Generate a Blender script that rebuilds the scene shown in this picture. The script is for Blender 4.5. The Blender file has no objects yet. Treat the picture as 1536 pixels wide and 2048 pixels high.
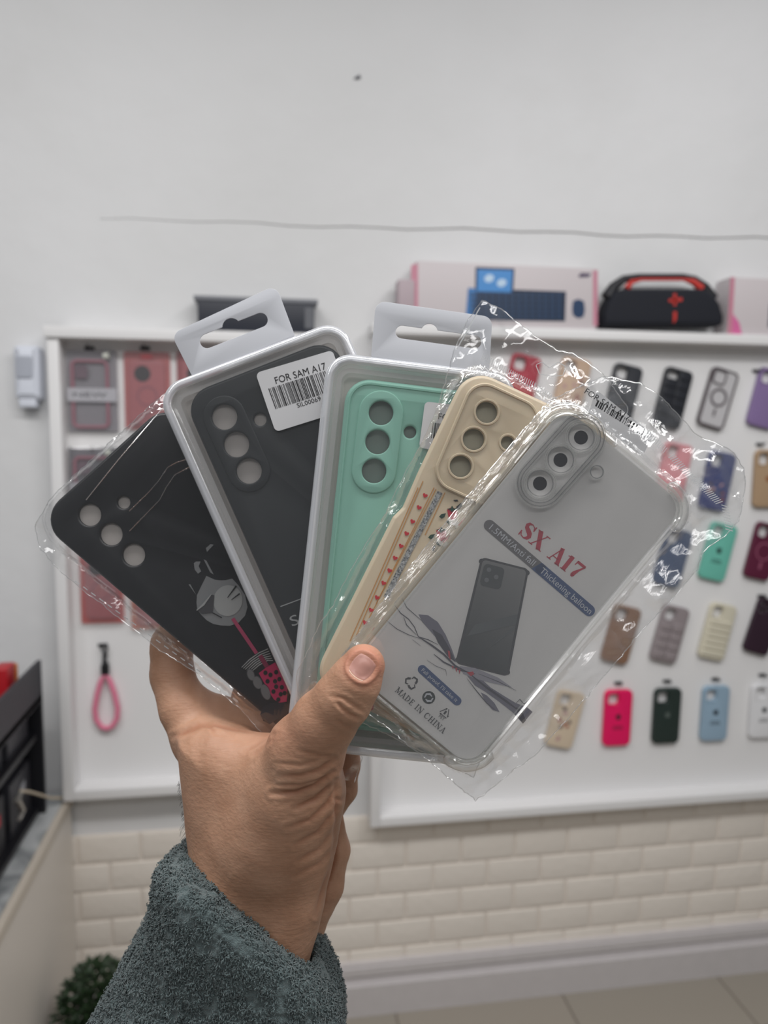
import bpy, bmesh, math, random
import numpy as np
from mathutils import Vector, Matrix
from mathutils.geometry import tessellate_polygon
random.seed(7); RNG = np.random.default_rng(7)
S = bpy.context.scene; C = S.collection
PI = math.pi
# ------------------------------------------------------------------ camera, world, lights, exposure
FPX = 1500.0; W_PX, H_PX = 1536, 2048
CAM_H = 1.475
cd = bpy.data.cameras.new('camera'); cam = bpy.data.objects.new('camera', cd); C.objects.link(cam)
cd.sensor_fit = 'VERTICAL'; cd.sensor_height = 36.0; cd.lens = 36.0*FPX/H_PX
cd.clip_start = 0.02; cd.clip_end = 30
YAW, PITCH, ROLL = math.radians(9.0), math.radians(-5.8), math.radians(0.5)
MC = Matrix.Translation((0, 0, CAM_H)) @ Matrix.Rotation(-YAW, 4, 'Z') @ Matrix.Rotation(PI/2+PITCH, 4, 'X') @ Matrix.Rotation(ROLL, 4, 'Z')
cam.matrix_world = MC
cd.dof.use_dof = True; cd.dof.focus_distance = 0.365; cd.dof.aperture_fstop = 7.6
S.camera = cam
S.view_settings.view_transform = 'Standard'; S.view_settings.look = 'None'
S.view_settings.gamma = 1.0; S.view_settings.use_curve_mapping = False
S.view_settings.exposure = 0.0
S.cycles.transparent_max_bounces = 32
wd = bpy.data.worlds.new('world'); S.world = wd; wd.use_nodes = True
wb = wd.node_tree.nodes['Background']; wb.inputs[0].default_value = (0.92, 0.96, 1.0, 1); wb.inputs[1].default_value = 0.13
def area(name, loc, size, power, target, col=(1, 0.99, 0.985)):
    l = bpy.data.lights.new(name, 'AREA'); l.shape = 'RECTANGLE'; l.size, l.size_y = size; l.energy = power; l.color = col
    o = bpy.data.objects.new(name, l); C.objects.link(o); o.location = loc
    o.rotation_euler = (Vector(target)-Vector(loc)).to_track_quat('-Z', 'Y').to_euler(); return o
area('added_streak_strip_left', (-1.28, 0.05, 2.72), (0.16, 2.4), 13, (-1.1, 0.3, 0))  # unseen strip, added so the film edges catch long highlights
area('added_streak_strip_right', (1.25, 0.05, 2.72), (0.16, 2.4), 14, (1.25, 0.4, 0))  # its added counterpart, for streaks on film edges facing up and right
area('ceiling_lamp_near_wall', (0.2, 0.15, 2.75), (2.0, 0.2), 26, (0.3, 0.9, 0))
area('added_front_fill', (0.0, -1.2, 2.75), (2.0, 0.3), 9, (-0.1, 0.3, 0.9))  # unseen fill light, added to lift the hand and packets from the front

# ------------------------------------------------------------------ helpers
def srgb(r, g, b):
    f = lambda c: (c/255/12.92) if c/255 <= 0.04045 else ((c/255+0.055)/1.055)**2.4
    return (f(r), f(g), f(b), 1.0)
MATS = {}
def mat(name, col, rough=0.6, bump=0.0, bscale=200.0, mottle=0.0, mscale=6.0, spec=0.5, metal=0.0, sheen=0.0, sss=0.0, coat=0.0, stretch=None):
    if name in MATS: return MATS[name]
    m = bpy.data.materials.new(name); m.use_nodes = True; MATS[name] = m
    nt = m.node_tree; b = nt.nodes['Principled BSDF']
    c = srgb(*col); b.inputs['Base Color'].default_value = c
    b.inputs['Roughness'].default_value = rough; b.inputs['Metallic'].default_value = metal
    b.inputs['Specular IOR Level'].default_value = spec
    b.inputs['Sheen Weight'].default_value = sheen; b.inputs['Coat Weight'].default_value = coat
    if sss: b.inputs['Subsurface Weight'].default_value = sss; b.inputs['Subsurface Radius'].default_value = (1, .4, .25); b.inputs['Subsurface Scale'].default_value = 0.004
    tc = nt.nodes.new('ShaderNodeTexCoord'); src = tc.outputs['Object']
    if stretch:
        mp = nt.nodes.new('ShaderNodeMapping'); mp.inputs['Scale'].default_value = stretch; nt.links.new(src, mp.inputs[0]); src = mp.outputs[0]
    if mottle or not bump:
        n = nt.nodes.new('ShaderNodeTexNoise'); n.inputs['Scale'].default_value = mscale; n.inputs['Detail'].default_value = 4; nt.links.new(src, n.inputs['Vector'])
        mx = nt.nodes.new('ShaderNodeMix'); mx.data_type = 'RGBA'
        k = mottle if mottle else 0.015
        mx.inputs[6].default_value = tuple(x*(1-k) for x in c[:3])+(1,); mx.inputs[7].default_value = tuple(min(1, x*(1+k)) for x in c[:3])+(1,)
        nt.links.new(n.outputs[0], mx.inputs[0]); nt.links.new(mx.outputs[2], b.inputs['Base Color'])
    if bump:
        n2 = nt.nodes.new('ShaderNodeTexNoise'); n2.inputs['Scale'].default_value = bscale; n2.inputs['Detail'].default_value = 3; nt.links.new(src, n2.inputs['Vector'])
        bp = nt.nodes.new('ShaderNodeBump'); bp.inputs['Strength'].default_value = bump; bp.inputs['Distance'].default_value = 0.002
        nt.links.new(n2.outputs[0], bp.inputs['Height']); nt.links.new(bp.outputs[0], b.inputs['Normal'])
    return m
def clear_mat(name, base=0.05, edge=0.5, rough=0.08, haze=0.03, hazecol=(220, 222, 226), bump=0.0, bscale=80, tint=(1, 1, 1), stretch=(1, 1, 1)):
    """thin clear plastic: transparent, a fresnel gloss and a little milky haze"""
    if name in MATS: return MATS[name]
    m = bpy.data.materials.new(name); m.use_nodes = True; MATS[name] = m
    nt = m.node_tree; nt.nodes.clear(); N = nt.nodes.new; L = nt.links.new
    out = N('ShaderNodeOutputMaterial'); tr = N('ShaderNodeBsdfTransparent'); tr.inputs[0].default_value = tint+(1,)
    gl = N('ShaderNodeBsdfGlossy'); gl.inputs['Roughness'].default_value = rough; gl.inputs[0].default_value = (1, 1, 1, 1)
    df = N('ShaderNodeBsdfDiffuse'); df.inputs[0].default_value = srgb(*hazecol)
    lw = N('ShaderNodeLayerWeight'); lw.inputs[0].default_value = 0.35
    mr = N('ShaderNodeMapRange'); mr.inputs[3].default_value = base; mr.inputs[4].default_value = edge
    L(lw.outputs['Facing'], mr.inputs[0])
    m1 = N('ShaderNodeMixShader'); m1.inputs[0].default_value = haze; L(tr.outputs[0], m1.inputs[1]); L(df.outputs[0], m1.inputs[2])
    m2 = N('ShaderNodeMixShader'); L(mr.outputs[0], m2.inputs[0]); L(m1.outputs[0], m2.inputs[1]); L(gl.outputs[0], m2.inputs[2])
    L(m2.outputs[0], out.inputs[0])
    if bump:
        tc = N('ShaderNodeTexCoord'); mp = N('ShaderNodeMapping'); mp.inputs['Scale'].default_value = stretch; L(tc.outputs['Object'], mp.inputs[0])
        n1 = N('ShaderNodeTexNoise'); n1.inputs['Scale'].default_value = bscale; n1.inputs['Detail'].default_value = 5; n1.inputs['Distortion'].default_value = 1.2; L(mp.outputs[0], n1.inputs['Vector'])
        bp = N('ShaderNodeBump'); bp.inputs['Strength'].default_value = bump; bp.inputs['Distance'].default_value = 0.002
        L(n1.outputs[0], bp.inputs['Height']); L(bp.outputs[0], gl.inputs['Normal']); L(bp.outputs[0], lw.inputs['Normal'])
    return m

def link(name, verts, faces, m=None, parent=None, smooth=None, mw=None):
    me = bpy.data.meshes.new(name); me.from_pydata([tuple(v) for v in verts], [], faces); me.update()
    if m is not None: me.materials.append(m)
    o = bpy.data.objects.new(name, me); C.objects.link(o)
    if smooth is not None:
        me.shade_smooth(); me.set_sharp_from_angle(angle=math.radians(smooth))
    if parent: o.parent = parent
    elif mw is not None: o.matrix_world = mw
    return o
class MB:
    def __init__(s): s.v = []; s.f = []
    def add(s, v, f):
        n = len(s.v); s.v += [tuple(x) for x in v]; s.f += [tuple(i+n for i in q) for q in f]; return s
    def box(s, c, d, rz=0.0, bev=0):
        x, y, z = d[0]/2, d[1]/2, d[2]/2; ca, sa = math.cos(rz), math.sin(rz)
        if bev:
            return s.add(*[( [(c[0]+p[0], c[1]+p[1], c[2]+p[2]) for p in v], f) for v, f in [bevbox(d, bev)]][0])
        v = [(c[0]+ca*a-sa*b, c[1]+sa*a+ca*b, c[2]+k) for k in (-z, z) for a, b in ((-x, -y), (x, -y), (x, y), (-x, y))]
        return s.add(v, [(3, 2, 1, 0), (4, 5, 6, 7), (0, 1, 5, 4), (1, 2, 6, 5), (2, 3, 7, 6), (3, 0, 4, 7)])
    def tube(s, pts, r, n=10, closed=False, radii=None):
        pts = [Vector(p) for p in pts]; k = len(pts); v = []; f = []; up = None
        for i, p in enumerate(pts):
            if closed: t = (pts[(i+1) % k]-pts[i-1]).normalized()
            else: t = (pts[min(i+1, k-1)]-pts[max(i-1, 0)]).normalized()
            if up is None: up = t.orthogonal().normalized()
            a = (up-t*up.dot(t)); a = a.normalized() if a.length > 1e-6 else t.orthogonal().normalized(); up = a; b = t.cross(a)
            rr = radii[i] if radii else r
            v += [p+a*(rr*math.cos(2*PI*j/n))+b*(rr*math.sin(2*PI*j/n)) for j in range(n)]
        for i in range(k if closed else k-1):
            for j in range(n):
                f.append((i*n+j, i*n+(j+1) % n, ((i+1) % k)*n+(j+1) % n, ((i+1) % k)*n+j))
        if not closed: f.append(tuple(range(n))[::-1]); f.append(tuple((k-1)*n+j for j in range(n)))
        return s.add(v, f)
    def build(s, name, m, parent=None, smooth=40, mw=None): return link(name, s.v, s.f, m, parent, smooth, mw)
def bevbox(d, b):
    bm = bmesh.new(); bmesh.ops.create_cube(bm, size=1); bmesh.ops.scale(bm, vec=d, verts=bm.verts)
    bmesh.ops.bevel(bm, geom=bm.edges[:], offset=b, segments=3, affect='EDGES', profile=0.5)
    v = [tuple(x.co) for x in bm.verts]; f = [tuple(y.index for y in x.verts) for x in bm.faces]; bm.free(); return v, f
def tag(o, label=None, cat=None, group=None, kind=None):
    if label: o['label'] = label
    if cat: o['category'] = cat
    if group: o['group'] = group
    if kind: o['kind'] = kind
    return o
def empty(name, mw, label=None, cat=None, group=None):
    o = bpy.data.objects.new(name, None); C.objects.link(o); o.matrix_world = mw; o.empty_display_size = 0.02
    return tag(o, label, cat, group)

# 2D loops
def area2(l): return sum(l[i-1][0]*l[i][1]-l[i][0]*l[i-1][1] for i in range(len(l)))/2
def ccw(l): return l if area2(l) > 0 else l[::-1]
def rnd(poly, r, seg=8):
    """round the corners of a polygon; r may be a list"""
    out = []; n = len(poly)
    for i in range(n):
        p = Vector(poly[i][:2]); a = Vector(poly[i-1][:2])-p; b = Vector(poly[(i+1) % n][:2])-p
        rr = r[i] if isinstance(r, (list, tuple)) else r
        if rr <= 0: out.append(tuple(p)); continue
        ang = a.angle(b); t = min(rr/math.tan(ang/2), a.length*0.49, b.length*0.49); rad = t*math.tan(ang/2)
        a.normalize(); b.normalize(); c = p+(a+b).normalized()*(rad/math.sin(ang/2))
        s0 = p+a*t-c; s1 = p+b*t-c; a0 = math.atan2(s0.y, s0.x); a1 = math.atan2(s1.y, s1.x); da = (a1-a0+PI) % (2*PI)-PI
        for k in range(seg+1):
            an = a0+da*k/seg; out.append((c.x+rad*math.cos(an), c.y+rad*math.sin(an)))
    return out
def circ(c, r, n=32): return [(c[0]+r*math.cos(2*PI*k/n), c[1]+r*math.sin(2*PI*k/n)) for k in range(n)]
def ell(c, a, b, rot=0, n=28):
    ca, sa = math.cos(rot), math.sin(rot)
    return [(c[0]+a*math.cos(t)*ca-b*math.sin(t)*sa, c[1]+a*math.cos(t)*sa+b*math.sin(t)*ca) for t in [2*PI*k/n for k in range(n)]]
def capsule(p, q, r, n=12):
    a = math.atan2(q[1]-p[1], q[0]-p[0])
    return [(q[0]+r*math.cos(a+t), q[1]+r*math.sin(a+t)) for t in [-PI/2+PI*k/n for k in range(n+1)]]+[(p[0]+r*math.cos(a+t), p[1]+r*math.sin(a+t)) for t in [PI/2+PI*k/n for k in range(n+1)]]
def rect(w, h, c=(0, 0), r=0.0, seg=8):
    p = [(c[0]-w/2, c[1]-h/2), (c[0]+w/2, c[1]-h/2), (c[0]+w/2, c[1]+h/2), (c[0]-w/2, c[1]+h/2)]
    return rnd(p, r, seg) if r else p
def stroke(pts, w):
    """polygon around a polyline; w number or list of widths"""
    P = [Vector(p) for p in pts]; n = len(P); L = []; R = []
    for i in range(n):
        t = (P[min(i+1, n-1)]-P[max(i-1, 0)]); t.normalize(); nn = Vector((-t.y, t.x)); ww = (w[i] if isinstance(w, (list, tuple)) else w)/2
        L.append(tuple(P[i]+nn*ww)); R.append(tuple(P[i]-nn*ww))
    return L+R[::-1]
def offset(l, d):
    """inset a ccw loop by d"""
    if abs(d) < 1e-9: return list(l)
    n = len(l); out = []
    for i in range(n):
        a = Vector(l[i])-Vector(l[i-1]); b = Vector(l[(i+1) % n])-Vector(l[i])
        if a.length < 1e-9: a = b
        if b.length < 1e-9: b = a
        na = Vector((-a.y, a.x)).normalized(); nb = Vector((-b.y, b.x)).normalized(); m = na+nb
        m = m/max(m.length_squared/2, 0.4)
        out.append((l[i][0]+m.x*d, l[i][1]+m.y*d))
    return out
def add_plate(mb, outer, z0, z1, bev=0.0, holes=(), seg=3):
    outer = ccw(list(outer)); holes = [ccw(list(h))[::-1] for h in holes]
    allv = []; faces = []; tops = []
    for L in [outer]+holes:
        # profile from z0 up to z1 with rounded top shoulder
        prof = [(0.0, z0)]
        if bev:
            for k in range(seg+1):
                a = PI/2*k/seg; prof.append((bev*(1-math.cos(a)), z1-bev+bev*math.sin(a)))
        else: prof.append((0.0, z1))
        n = len(L); base = len(allv)
        for o_, z in prof: allv += [(x, y, z) for x, y in offset(L, o_)]
        for k in range(len(prof)-1):
            for i in range(n):
                j = (i+1) % n; faces.append((base+k*n+i, base+k*n+j, base+(k+1)*n+j, base+(k+1)*n+i))
        tops.append((base, base+(len(prof)-1)*n, n))
    for which in (0, 1):
        loops = [[Vector(allv[t[which]+i]) for i in range(t[2])] for t in tops]
        idx = [t[which]+i for t in tops for i in range(t[2])]
        for tri in tessellate_polygon(loops):
            a, b, c = (idx[i] for i in tri)
            va, vb, vc = Vector(allv[a]), Vector(allv[b]), Vector(allv[c])
            up = (vb-va).cross(vc-va).z > 0
            if up != bool(which): b, c = c, b
            faces.append((a, b, c))
    return mb.add(allv, faces)
def plate(name, outer, z0, z1, m, parent, bev=0.0, holes=(), smooth=35):
    return add_plate(MB(), outer, z0, z1, bev, holes).build(name, m, parent, smooth)
def loft(name, loop, prof, m, parent, smooth=50, closed=False):
    loop = ccw(list(loop)); n = len(loop); v = []; f = []
    for o_, z in prof: v += [(x, y, z) for x, y in offset(loop, o_)]
    k = len(prof)
    for a in range(k if closed else k-1):
        b = (a+1) % k
        for i in range(n):
            j = (i+1) % n; f.append((a*n+i, a*n+j, b*n+j, b*n+i))
    return link(name, v, f, m, parent, smooth)
def flat(name, polys, z, m, parent, th=0.00006):
    mb = MB()
    for p in polys: add_plate(mb, p, z-th, z)
    return mb.build(name, m, parent, None)

# lettering
def font_mesh(s):
    cu = bpy.data.curves.new('t', 'FONT'); cu.body = s; cu.size = 1.0; cu.resolution_u = 3
    o = bpy.data.objects.new('t', cu); C.objects.link(o); bpy.context.view_layer.update()
    me = bpy.data.meshes.new_from_object(o.evaluated_get(bpy.context.evaluated_depsgraph_get()))
    v = [tuple(x.co) for x in me.vertices]; f = [tuple(p.vertices) for p in me.polygons]
    bpy.data.objects.remove(o); bpy.data.meshes.remove(me); bpy.data.curves.remove(cu); return v, f
def text_local(name, s, p0, p1, h, z, m, parent, vf=None):
    v, f = vf if vf else font_mesh(s)
    x0 = min(a[0] for a in v); x1 = max(a[0] for a in v); y0 = 0.0; y1 = 0.70 if not vf else 1.0
    if h is None: h = 1
    p0 = Vector(p0[:2]); d = Vector(p1[:2])-p0; L = d.length; d.normalize(); n = Vector((-d.y, d.x))
    out = []
    for a in v:
        q = p0+d*((a[0]-x0)/(x1-x0)*L)+n*((a[1]-y0)/(y1-y0)*h); out.append((q.x, q.y, z))
    return link(name, out, f, m, parent)
# hand drawn serif capitals, unit height: (width, [(polyline, width)...])
def arcp(cx, cy, rx, ry, a0, a1, n=12): return [(cx+rx*math.cos(math.radians(a0+(a1-a0)*k/n)), cy+ry*math.sin(math.radians(a0+(a1-a0)*k/n))) for k in range(n+1)]
def serif(x, y, w, t): return ([(x-w/2, y), (x+w/2, y)], t)
def glyph(c, T, t, sw):
    """T thick stroke, t thin stroke, sw serif width"""
    h = t/2
    G = {
     'A': (0.8, [([(0.40, 1), (0.68, 0)], T), ([(0.42, 0.97), (0.12, 0)], t), ([(0.2, 0.3), (0.58, 0.3)], t), serif(0.12, h, sw, t), serif(0.67, h, sw*1.2, t)]),
     'M': (1.0, [([(0.14, 0), (0.14, 1)], t), ([(0.16, 1), (0.48, 0.1)], T), ([(0.48, 0.08), (0.80, 1)], t), ([(0.84, 0), (0.84, 1)], T), serif(0.14, h, sw, t), serif(0.85, h, sw, t), serif(0.1, 1-h, sw, t), serif(0.88, 1-h, sw, t)]),
     'D': (0.85, [([(0.2, 0), (0.2, 1)], T), (arcp(0.3, 0.5, 0.42, 0.5-h, -90, 90), [t]*3+[T]*7+[t]*3), ([(0.05, h), (0.35, h)], t), ([(0.05, 1-h), (0.35, 1-h)], t)]),
     'E': (0.7, [([(0.2, 0), (0.2, 1)], T), ([(0.05, h), (0.6, h)], t), ([(0.05, 1-h), (0.58, 1-h)], t), ([(0.2, .52), (.48, .52)], t), ([(0.6, 0), (0.62, .22)], t), ([(0.57, 1), (0.59, .8)], t), ([(.48, .42), (.48, .62)], t)]),
     'I': (0.42, [([(0.2, 0), (0.2, 1)], T), serif(.2, h, sw*1.2, t), serif(.2, 1-h, sw*1.2, t)]),
     'N': (0.95, [([(0.16, 0), (0.16, 1)], t), ([(0.16, 1), (0.74, 0)], T), ([(0.76, 0), (0.76, 1)], t), serif(.16, h, sw, t), serif(.14, 1-h, sw, t), serif(.76, 1-h, sw, t)]),
     'C': (0.82, [(arcp(0.44, 0.5, 0.36, 0.5-h, 50, 310, 16), [t]*4+[T]*9+[t]*4), ([(0.69, 0.99), (0.69, 0.68)], t), ([(0.67, .1), (.72, .25)], t)]),
     'H': (0.92, [([(0.2, 0), (0.2, 1)], T), ([(0.7, 0), (0.7, 1)], T), ([(0.2, .5), (.7, .5)], t)]+[serif(x, y, sw, t) for x in (.2, .7) for y in (h, 1-h)]),
     'S': (0.72, [([(0.60, 0.76), (0.54, 0.90), (0.38, 0.97), (0.22, 0.92), (0.15, 0.78), (0.20, 0.64), (0.36, 0.54), (0.52, 0.43), (0.60, 0.28), (0.54, 0.12), (0.38, 0.03), (0.2, 0.07), (0.10, 0.24)], [t, t, t*1.1, T*.7, T*.9, T, T*1.2, T*1.2, T, T*.8, t*1.2, t, t]), ([(0.62, 1), (0.62, 0.68)], t*1.2), ([(0.08, 0), (0.08, 0.33)], t*1.2)]),
     'X': (0.85, [([(0.17, 1), (0.66, 0)], T*1.1), ([(0.68, 1), (0.12, 0)], t), serif(.18, 1-h, sw*1.2, t), serif(.7, 1-h, sw, t), serif(.12, h, sw, t), serif(.68, h, sw*1.2, t)]),
     '1': (0.55, [([(0.28, 0), (0.28, 1)], T), ([(0.06, 0.86), (0.28, 0.97)], t), serif(.28, h, sw*1.4, t)]),
     '7': (0.66, [([(0.08, 0.93), (0.60, 0.93)], T*.7), ([(0.59, 0.95), (0.42, 0.6), (0.30, 0.3), (0.27, 0.1)], [t*1.5, t*1.8, T*.9, T]), ([(0.09, 1), (0.06, 0.7)], t), (circ((.27, .09), .085, 14), 'poly')]),
     ' ': (0.38, [])}
    return G[c]
def serif_text(s, T=0.15, t=0.05, sw=0.26, gap=0.04):
    mb = MB(); x = 0.0
    for c in s:
        w, st = glyph(c, T, t, sw)
        for pts, ww in st:
            poly = [(px, py) for px, py in pts] if ww == 'poly' else stroke(pts, ww)
            L = [Vector((px+x, py, 0)) for px, py in ccw(poly)]
            if ww == 'poly': mb.add(L, [tuple(range(len(L)))])
            else:
                n = len(pts); P = stroke(pts, ww); v = [(a+x, b, 0) for a, b in P]
                mb.add(v, [(i, i+1, 2*n-2-i, 2*n-1-i) for i in range(n-1)])
        x += w+gap
    return mb.v, mb.f
def barcode(p0, p1, p2, n, seed, fill=0.55):
    """bars spanning p0->p1 (baseline), height vector p2-p0; returns polygons"""
    r = random.Random(seed); p0, p1, p2 = Vector(p0), Vector(p1), Vector(p2); d = p1-p0; h = p2-p0
    ws = [r.choice([1, 1, 2, 3]) for _ in range(2*n)]; tot = sum(ws); x = 0; out = []
    for i, w in enumerate(ws):
        if i % 2 == 0:
            a = p0+d*(x/tot); b = p0+d*((x+w*(0.8+fill*.3))/tot); out.append([tuple(a), tuple(b), tuple(b+h), tuple(a+h)])
        x += w
    return out

# placement helpers: rays through the photograph's frame
MCi = MC.inverted()
def camray(px, py): return Vector(((px-W_PX/2)/FPX, -(py-H_PX/2)/FPX, -1.0))
def at_y(px, py, Y):
    o = MC.translation; d = MC.to_3x3() @ camray(px, py); t = (Y-o.y)/d.y; return o+d*t
def at_z(px, py, Z):
    o = MC.translation; d = MC.to_3x3() @ camray(px, py); t = (Z-o.z)/d.z; return o+d*t
def at_x(px, py, X):
    o = MC.translation; d = MC.to_3x3() @ camray(px, py); t = (X-o.x)/d.x; return o+d*t
def cpt(px, py, d): return camray(px, py)*d          # in the camera's frame
def wpt(px, py, d): return MC @ cpt(px, py, d)
class Frame:
    """a flat packet held in the hand: centre, distance, roll and lean"""
    def __init__(s, cx, cy, d, roll, tx=0, ty=0):
        R = Matrix.Rotation(math.radians(tx), 4, 'X') @ Matrix.Rotation(math.radians(ty), 4, 'Y') @ Matrix.Rotation(-math.radians(roll), 4, 'Z')
        s.mc = Matrix.Translation(cpt(cx, cy, d)) @ R; s.inv = s.mc.inverted(); s.mw = MC @ s.mc
    def p(s, px, py, z=0.0):
        o = s.inv @ Vector((0, 0, 0)); d = s.inv.to_3x3() @ camray(px, py); t = (z-o.z)/d.z; q = o+d*t; return (q.x, q.y)
    def P(s, pts, z=0.0): return [s.p(x, y, z) for x, y in pts]

# ------------------------------------------------------------------ the room
YW = 1.80
def wallmat():
    m = bpy.data.materials.new('white_painted_wall'); m.use_nodes = True; nt = m.node_tree; b = nt.nodes['Principled BSDF']; N = nt.nodes.new; L = nt.links.new
    tc = N('ShaderNodeTexCoord'); n = N('ShaderNodeTexNoise'); n.inputs['Scale'].default_value = 1.4; n.inputs['Detail'].default_value = 5; L(tc.outputs['Object'], n.inputs['Vector'])
    r = N('ShaderNodeValToRGB'); r.color_ramp.elements[0].position = .3; r.color_ramp.elements[0].color = srgb(216, 216, 216); r.color_ramp.elements[1].position = .7; r.color_ramp.elements[1].color = srgb(226, 226, 227)
    L(n.outputs[0], r.inputs[0])
    n3 = N('ShaderNodeTexNoise'); n3.inputs['Scale'].default_value = 3.1; n3.inputs['Detail'].default_value = 8; L(tc.outputs['Object'], n3.inputs['Vector'])
    r3 = N('ShaderNodeValToRGB'); r3.color_ramp.elements[0].position = .60; r3.color_ramp.elements[0].color = (1, 1, 1, 1); r3.color_ramp.elements[1].position = .78; r3.color_ramp.elements[1].color = (.86, .85, .83, 1)
    L(n3.outputs[0], r3.inputs[0]); mx = N('ShaderNodeMix'); mx.data_type = 'RGBA'; mx.blend_type = 'MULTIPLY'; mx.inputs[0].default_value = .35
    L(r.outputs[0], mx.inputs[6]); L(r3.outputs[0], mx.inputs[7]); L(mx.outputs[2], b.inputs['Base Color'])
    b.inputs['Roughness'].default_value = .75
    n2 = N('ShaderNodeTexNoise'); n2.inputs['Scale'].default_value = 14; L(tc.outputs['Object'], n2.inputs['Vector']); bp = N('ShaderNodeBump'); bp.inputs['Strength'].default_value = .25; bp.inputs['Distance'].default_value = .01
    L(n2.outputs[0], bp.inputs['Height']); L(bp.outputs[0], b.inputs['Normal']); return m
M_wall = wallmat()
tag(MB().box((0.6, YW+0.05, 1.4), (5.2, 0.1, 2.8)).build('wall_front', M_wall, smooth=None), kind='structure')
# crack/joint line of the wall lining
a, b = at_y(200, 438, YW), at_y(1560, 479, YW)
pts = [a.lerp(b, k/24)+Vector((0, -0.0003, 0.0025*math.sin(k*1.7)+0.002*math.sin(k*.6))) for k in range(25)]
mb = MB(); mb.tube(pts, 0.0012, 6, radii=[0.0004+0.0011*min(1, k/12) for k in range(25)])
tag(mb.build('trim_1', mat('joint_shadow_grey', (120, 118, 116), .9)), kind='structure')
# brick relief panel on the lower wall
ztop = at_y(720, 1636, YW-0.012).z
M_brick = mat('cream_brick_panel', (234, 226, 216), .7, bump=.9, bscale=60, mottle=.03, mscale=3)
M_mortar = mat('pale_mortar', (230, 221, 211), .85, bump=.4, bscale=120)
tag(MB().box((0.6, YW-0.003, ztop/2), (5.2, 0.006, ztop)).build('trim_2', M_mortar, smooth=None), kind='structure')
mb = MB(); bw, bh = 0.1450, 0.0722; rr = random.Random(3); z = ztop-0.0005; row = 0
while z > 0.05:
    x = -1.9+(bw/2 if row % 2 else 0)
    while x < 3.1 and z-bh > 0.02:
        hh = bh-0.007; dpt = 0.0052+rr.random()*0.0012
        v, f = bevbox((bw-0.007, dpt, hh), 0.0028); mb.add([(p[0]+x+bw/2, p[1]+YW-0.006-dpt/2+0.002, p[2]+z-hh/2) for p in v], f)
        x += bw
    z -= bh; row += 1
tag(mb.build('wall_panel_front', M_brick, smooth=60), kind='structure')
# baseboard, two steps
M_base = mat('white_baseboard', (206, 201, 201), .5, mottle=.05, mscale=30)
zb = at_y(1100, 1888, YW-0.02).z
mb = MB(); mb.box((0.6, YW-0.014, zb/2), (5.2, 0.022, zb)); mb.box((0.6, YW-0.020, zb-0.018), (5.2, 0.022, 0.020)); mb.box((0.6, YW-0.024, (zb-.050)/2), (5.2, 0.036, zb-.050))
tag(mb.build('baseboard_front', M_base, smooth=None), kind='structure')
def tile_mat():
    m = bpy.data.materials.new('beige_floor_tile'); m.use_nodes = True; nt = m.node_tree; b = nt.nodes['Principled BSDF']; N = nt.nodes.new; L = nt.links.new
    tc = N('ShaderNodeTexCoord'); mp = N('ShaderNodeMapping'); mp.inputs['Location'].default_value = (0.13, 0.22, 0); L(tc.outputs['Object'], mp.inputs[0])
    br = N('ShaderNodeTexBrick'); br.offset = 0.0; br.inputs['Color1'].default_value = srgb(160, 152, 141); br.inputs['Color2'].default_value = srgb(156, 149, 138); br.inputs['Mortar'].default_value = srgb(120, 112, 102)
    br.inputs['Scale'].default_value = 1.0; br.inputs['Mortar Size'].default_value = .003; br.inputs['Brick Width'].default_value = .45; br.inputs['Row Height'].default_value = .45
    L(mp.outputs[0], br.inputs['Vector']); L(br.outputs[0], b.inputs['Base Color']); b.inputs['Roughness'].default_value = .35
    return m
tag(MB().box((0.6, -0.6, -0.02), (5.2, 5.2, 0.04)).build('floor', tile_mat(), smooth=None), kind='structure')

# ------------------------------------------------------------------ display boards on the wall
M_board = mat('white_laminate', (232, 231, 231), .45, mottle=.008)
M_boardin = mat('white_backing_board', (236, 235, 235), .5, mottle=.008)
M_black = mat('matte_black', (22, 22, 25), .5)
M_hook = mat('dark_steel', (60, 60, 64), .35, metal=.7)
def board(x0, x1, z0, z1, dep, fr, label):
    t = empty('display_board', Matrix.Translation(((x0+x1)/2, YW, z0)), label, 'display board')
    cx = (x0+x1)/2; w = x1-x0; h = z1-z0
    MB().box((0, -0.008, h/2), (w-0.002, 0.016, h-0.002)).build('backing_panel', M_boardin, t, None)
    for nm, c, d in (('frame_side', (-w/2+fr/2, -dep/2, h/2), (fr, dep, h)), ('frame_side', (w/2-fr/2, -dep/2, h/2), (fr, dep, h)),
                     ('bottom_rail', (0, -dep/2, fr/2), (w-2*fr, dep, fr)), ('top_shelf', (0, -dep/2-0.004, h-fr/2), (w+0.01, dep+0.008, fr))):
        MB().box(c, d, bev=0.0015).build(nm, M_board, t, 30)
    return t
dep = 0.065
pL0 = at_y(92, 657, YW-dep); pLb = at_y(250, 1590, YW-dep); xL1 = at_y(672, 1400, YW-dep).x
zLt = at_y(200, 655, YW-dep).z
board(pL0.x, xL1, at_y(139, 1603, YW-dep).z, zLt, dep, 0.024, 'white framed display board on the left, hung with pink packets and a wrist strap')
pR0 = at_y(745, 1150, YW-dep); zRt = at_y(1100, 657, YW-dep).z; zRb = at_y(757, 1655, YW-dep).z
board(pR0.x, 2.35, zRb, zRt, dep, 0.024, 'large white framed display board on the right covered with coloured phone cases')
YB = YW-0.0165                                                  # front of the backing panels

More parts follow.
